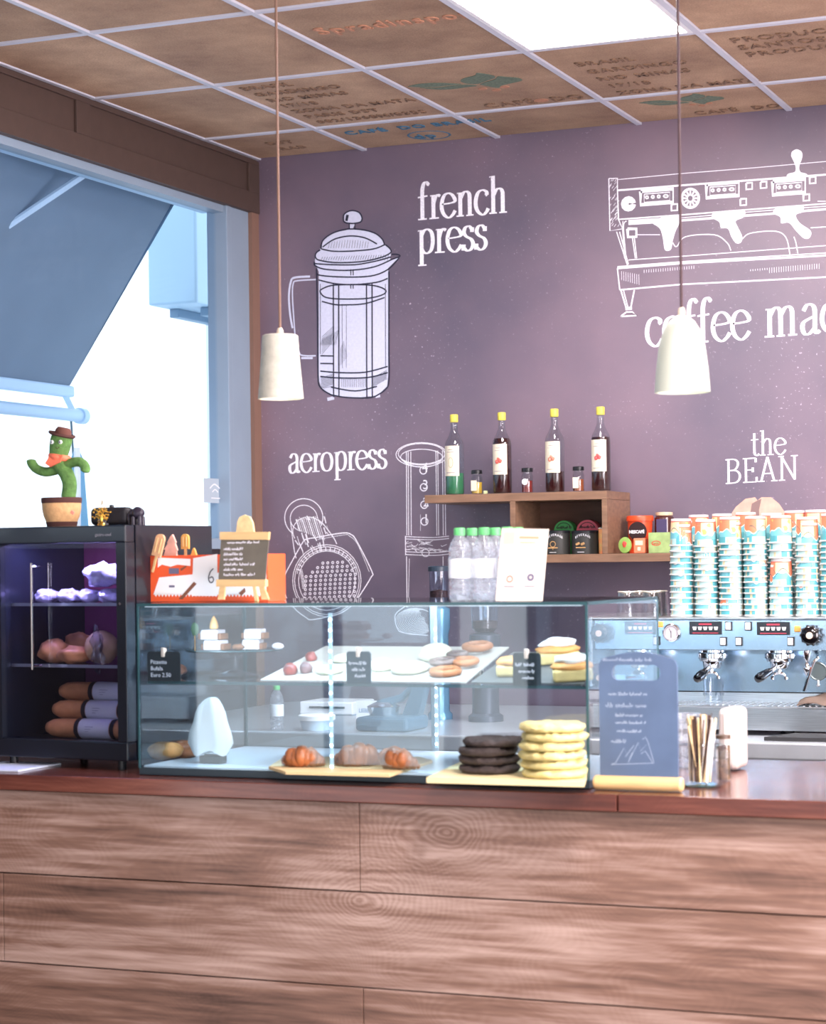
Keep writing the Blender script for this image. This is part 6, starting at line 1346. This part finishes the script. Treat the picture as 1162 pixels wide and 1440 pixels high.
# ---------------------------------------------------------------- tumblers on the machine
tg=glassmat('tumbler_glass',(.93,.94,.93,1),2.2)
tum=None
for k,(px,Y,lab) in enumerate(((882,7.05,'front left upturned tumbler on the espresso machine'),(900,7.12,'second upturned tumbler from the left on the espresso machine'),(917,7.05,'front tumbler just left of the paper cup stacks'),(927,7.16,'rear tumbler close to the leftmost paper cup stack'))):
    p=aY(px,868,Y); p.z=ztopm+.0005
    if tum is None:
        h=.088; tum=thing('tumbler',lab,'glass',p,'tumblers on the espresso machine'); mb=MB(); mb.lathe(p,[(.037,0),(.032,h*.9),(.028,h),(0,h),(0,h-.006),(.026,h-.008),(.0345,0)],24,cap=False); mb.build('glass',tg,tum,sharp=45)
        mb=MB(); mb.torus(p+Vector((0,0,h-.003)),.029,.0028,24,6); mb.build('foot_ring',mat('glass_ring',rgb(205,200,185),.15,.3),tum)
    else: c=copy_tree(tum); c.location=p; c['label']=lab
# ---------------------------------------------------------------- paper cups
def mk_cup():
    m=bpy.data.materials.new('paper_cup_print'); m.use_nodes=True; nt=m.node_tree; b=nt.nodes['Principled BSDF']; L=nt.links.new; tc=nt.nodes.new('ShaderNodeTexCoord'); sp=nt.nodes.new('ShaderNodeSeparateXYZ'); L(tc.outputs['Object'],sp.inputs[0])
    def mt(op,*a):
        n=nt.nodes.new('ShaderNodeMath'); n.operation=op
        for i,v in enumerate(a):
            if isinstance(v,(int,float)): n.inputs[i].default_value=v
            else: L(v,n.inputs[i])
        return n.outputs[0]
    def mixc(f,c1,c2):
        n=nt.nodes.new('ShaderNodeMix'); n.data_type='RGBA'; L(f,n.inputs[0])
        for i,c in ((6,c1),(7,c2)):
            if isinstance(c,tuple): n.inputs[i].default_value=c
            else: L(c,n.inputs[i])
        return n.outputs[2]
    x,y,z=sp.outputs; an=mt('ARCTAN2',y,x)
    wav=mt('ADD',mt('MULTIPLY',mt('SINE',mt('MULTIPLY',an,3)),.006),mt('MULTIPLY',mt('SINE',mt('ADD',mt('MULTIPLY',an,7),1.)),.0035))
    bnd=mt('ADD',wav,.044)
    teal=mt('LESS_THAN',z,bnd); 
    no=nt.nodes.new('ShaderNodeTexNoise'); no.inputs['Scale'].default_value=26; L(tc.outputs['Object'],no.inputs['Vector'])
    warm=mixc(mt('GREATER_THAN',mt('SINE',mt('ADD',mt('MULTIPLY',an,2),.5)),.25),rgb(214,118,84),rgb(224,196,150))
    warm=mixc(mt('GREATER_THAN',no.outputs[0],.62),warm,rgb(216,158,88))
    warm=mixc(mt('GREATER_THAN',z,.082),warm,rgb(214,100,84))
    tl=mixc(mt('GREATER_THAN',no.outputs[0],.52),rgb(104,170,180),rgb(78,146,160))
    tl=mixc(mt('LESS_THAN',z,.026),tl,mixc(mt('GREATER_THAN',mt('SINE',mt('ADD',mt('MULTIPLY',an,2),1.2)),.1),rgb(74,148,156),rgb(158,188,186)))
    tl=mixc(mt('MULTIPLY',mt('GREATER_THAN',mt('SINE',mt('MULTIPLY',an,5)),.86),mt('LESS_THAN',z,.022)),tl,rgb(190,178,140))
    c=mixc(teal,warm,tl)
    edge=mt('LESS_THAN',mt('ABSOLUTE',mt('SUBTRACT',z,bnd)),.0016); c=mixc(edge,c,rgb(222,216,208))
    leaf=mt('MULTIPLY',mt('LESS_THAN',mt('ABSOLUTE',mt('SUBTRACT',mt('ADD',z,mt('MULTIPLY',mt('ABSOLUTE',mt('SINE',mt('MULTIPLY',an,2.5))),-.02)),.042)),.0016),mt('GREATER_THAN',mt('SINE',mt('ADD',an,1.2)),.35)); c=mixc(leaf,c,rgb(60,84,84))
    L(c,b.inputs['Base Color']); b.inputs['Roughness'].default_value=.5
    return m
cupm=mk_cup(); cupw=mat('cup_white',rgb(206,202,200),.5)
mb=MB(); CH=.094
mb.mi=0; mb.lathe((0,0,0),[(.0388,.005),(.0345,.086)],26,cap=False); mb.mi=1; mb.lathe((0,0,0),[(.0345,.086),(.0343,.0935),(.0330,.094),(.0325,.088),(.0,.088)],26,cap=False)
mb.mi=1; mb.torus((0,0,.0028),.0392,.0027,26,8)
cup0=mb.build('paper_cup',[cupm,cupw],origin=(0,0,0),sharp=60)
ords=['topmost','second','third','fourth','fifth','sixth','seventh','eighth','ninth','tenth','eleventh','twelfth','thirteenth','fourteenth','fifteenth']
st=[(960,7.06,729.5),(994.3,7.06,730.5),(1029,7.06,727),(1064,7.06,726),(1099.6,7.06,725),(1137,7.06,727),(1172,7.06,722),(984,7.17,724),(1018,7.17,722.5),(1051,7.17,720.5),(1087,7.17,721.5),(1120,7.17,718),(1149,7.17,717)]
nm_=['leftmost front stack','second front stack from the left','third front stack from the left','fourth front stack from the left','fifth front stack with a cup pair break','sixth front stack from the left','front stack cut by the right picture edge','leftmost rear stack','second rear stack from the left','third rear stack from the left','fourth rear stack from the left','fifth rear stack from the left','rightmost rear stack']
rn=random.Random(21); first=True
for si,((px,Y,yt),nm) in enumerate(zip(st,nm_)):
    base=aY(px,868,Y); top=aY(px,yt,Y).z; z0=ztopm+.0006; avail=top-z0-CH; rots=rn.uniform(0,6.28)
    n=int(round(avail/.0192))+1; step=avail/(n-1); zs=[z0+step*k for k in range(n)]
    if si==4:
        zmid=aY(px,786,Y).z-CH; n1=int(round((zmid-z0)/.0192))+1; s1=(zmid-z0)/(n1-1); zs=[z0+s1*k for k in range(n1)]; zz=zmid+CH+.001; k2=3; top0=top-CH; zs+=[zz-.0+(top0-zz)*k/(k2-1) for k in range(k2)] if top0>zz else [top0]
        n=len(zs)
    for k,z in enumerate(zs):
        o=cup0 if first else cup0.copy()
        if not first: C.objects.link(o)
        first=False
        o.location=(base.x+rn.uniform(-.0012,.0012),Y+rn.uniform(-.0012,.0012),z); o.rotation_euler=(0,0,rots+rn.uniform(-.5,.5) if k<n-1 else {0:3.6,3:5.2,4:2.0,5:4.4}.get(si,rots))
        tag(o,('topmost paper cup of the %s'%nm if k==n-1 else '%s paper cup from the top, %s'%(ords[n-1-k],nm)),'paper cup','paper cups stacked on the espresso machine')
# ---------------------------------------------------------------- things behind the case on the back counter
p=aY(390,1045,6.74); p.z=CT+.0006; S_=(aY(390,964,6.74).z-CT)/.198
pet_bottle(p,'clear plastic bottle with green cap on the back counter, seen through the case',None,S_)
def grinder(px,Y,wpx,ytop,hop,lidm,label,bc_):
    p=aY(px,1045,Y); p.z=CT+.0005; s_=1/(FPX/(aY(px,900,Y).dot(Fv))); w=wpx*s_; top=aY(px,ytop,Y).z; H=top-CT
    t=thing('coffee_grinder',label,'grinder',p)
    mb=MB(); mb.lathe(p,[(w*.62,0),(w*.62,.02),(w*.48,.03),(w*.46,H*.55),(w*.55,H*.6),(w*.55,H*.72),(w*.3,H*.74)],28); mb.build('body',bc_,t,sharp=50)
    mb=MB(); mb.lathe(p+Vector((0,0,H*.745)),[(w*.34,0),(w*.46,H*.03),(w*.5,H*.22),(w*.5,H*.225)],28,cap=False); mb.build('hopper',hop,t)
    mb=MB(); mb.lathe(p+Vector((0,0,H*.747)),[(w*.32,0),(w*.44,H*.03),(w*.45,H*.09),(0,H*.10)],26,cap=False); mb.build('beans',mat('coffee_beans',rgb(70,46,44),.5,noise=.5,nscale=90,bump=.8),t)
    mb=MB(); mb.lathe(p+Vector((0,0,H*.966)),[(w*.54,0),(w*.54,H*.028),(w*.48,H*.034),(0,H*.034)],28); mb.build('lid',lidm,t)
    mb=MB(); mb.box(p+Vector((0,-w*.62,H*.30)),(.016,.05,.012),.004); mb.tube([p+Vector((0,-w*.5,H*.48)),p+Vector((0,-w*.8,H*.44))],.008,8); mb.build('fork',chrome,t)
    mb=MB(); mb.box(p+Vector((0,-w*.47,H*.42)),(.03,.012,.04),.003); mb.build('switch_plate',chrome,t)
hop=glassmat('hopper_plastic',(.72,.8,.9,1),1.5,.05)
grinder(620,7.35,28,796,hop,mat('lid_blueblack',rgb(40,52,66),.4),'coffee grinder with a clear bean hopper and dark lid behind the case',mat('grinder_blue_grey',rgb(110,160,190),.25,.5))
grinder(684,7.3,40,846,glassmat('hopper_pale',(.75,.85,.95,1),1.5,.1),mat('lid_pale',rgb(150,175,195),.3),'second coffee grinder with a pale translucent hopper, right of the first',mat('grinder_dark',rgb(66,72,84),.35,.3))
a,b_=bxp(422,1004,470,1045,6.78)
p=Vector(((a.x+b_.x)/2,6.78,CT+.0006)); t=thing('plastic_tub','white lidded tub with pink print on the back counter seen through the case','tub',p); w=(b_.x-a.x)/2
mb=MB(); mb.lathe(p,[(w*.8,0),(w*.92,a.z-CT-.02)],28); mb.build('tub',mat('tub_print',rgb(205,190,205),.5,noise=.3,nscale=14,col2=rgb(200,225,240)),t); mb=MB(); mb.lathe(p+Vector((0,0,a.z-CT-.0198)),[(w*1.0,0),(w*1.0,.016),(w*.9,.02),(0,.02)],28); mb.build('lid',cartw,t)
a,b_=bxp(424,986,497,1040,7.45)
t=thing('receipt_printer','white and blue box-shaped printer on the back counter behind the tub','printer',((a.x+b_.x)/2,7.52,CT+.0006))
mb=MB(); mb.bx((a.x,7.45,CT+.0006),(b_.x,7.65,a.z-.05),.006); mb.build('lower_body',mat('printer_blue',rgb(90,140,170),.4),t)
mb=MB(); mb.bx((a.x-.004,7.44,a.z-.0498),(b_.x+.004,7.65,a.z),.006); mb.build('upper_body',cartw,t)
mb=MB(); mb.bx((a.x+.04,7.435,a.z-.026),(b_.x-.03,7.4399,a.z-.018)); mb.build('slot',dispk,t)
a,b_=bxp(501,985,531,1013,7.3); pz=CT+.0006
t=thing('counter_notice','small white square notice on a short stand on the back counter','notice',((a.x+b_.x)/2,7.3,pz))
mb=MB(); mb.bx((a.x,7.3,b_.z),(b_.x,7.304,a.z)); mb.build('card',cartw,t)
txt('LIEBE',.022,mat('notice_print',rgb(110,140,170),.5),t,((a.x+b_.x)/2-.033,7.2992,(a.z+b_.z)/2-.008),X3,Z3,sx=.85)
mb=MB(); mb.bx(((a.x+b_.x)/2-.004,7.305,pz),((a.x+b_.x)/2+.004,7.311,a.z-.02)); mb.box(((a.x+b_.x)/2,7.31,pz+.003),(.06,.04,.006),.001); mb.build('stand',chrome,t)
# kitchen scale / juicer dark teal form
p=aY(552,1045,6.85); p.z=CT+.0006; tealm=mat('appliance_teal',rgb(58,88,108),.4)
t=thing('juice_press','dark teal lever juice press on the back counter, seen through the case','juicer',p)
mb=MB(); mb.box(p+Vector((0,0,.025)),(.20,.2,.05),.015,seg=3); mb.build('base',tealm,t)
mb=MB(); mb.prism([p+Vector(v) for v in ((.03,.02,.05),(.09,.02,.05),(.13,.02,.19),(.09,.02,.20))],(0,.05,0)); mb.build('column',tealm,t)
mb=MB(); mb.tube([p+Vector((.11,.045,.19)),p+Vector((.02,.045,.11)),p+Vector((-.07,.045,.085))],[.012,.014,.016],10); mb.build('lever',tealm,t)
mb=MB(); mb.lathe(p+Vector((-.04,.02,.05)),[(.05,0),(.06,.03),(.03,.045)],20); mb.build('cup',chrome,t)
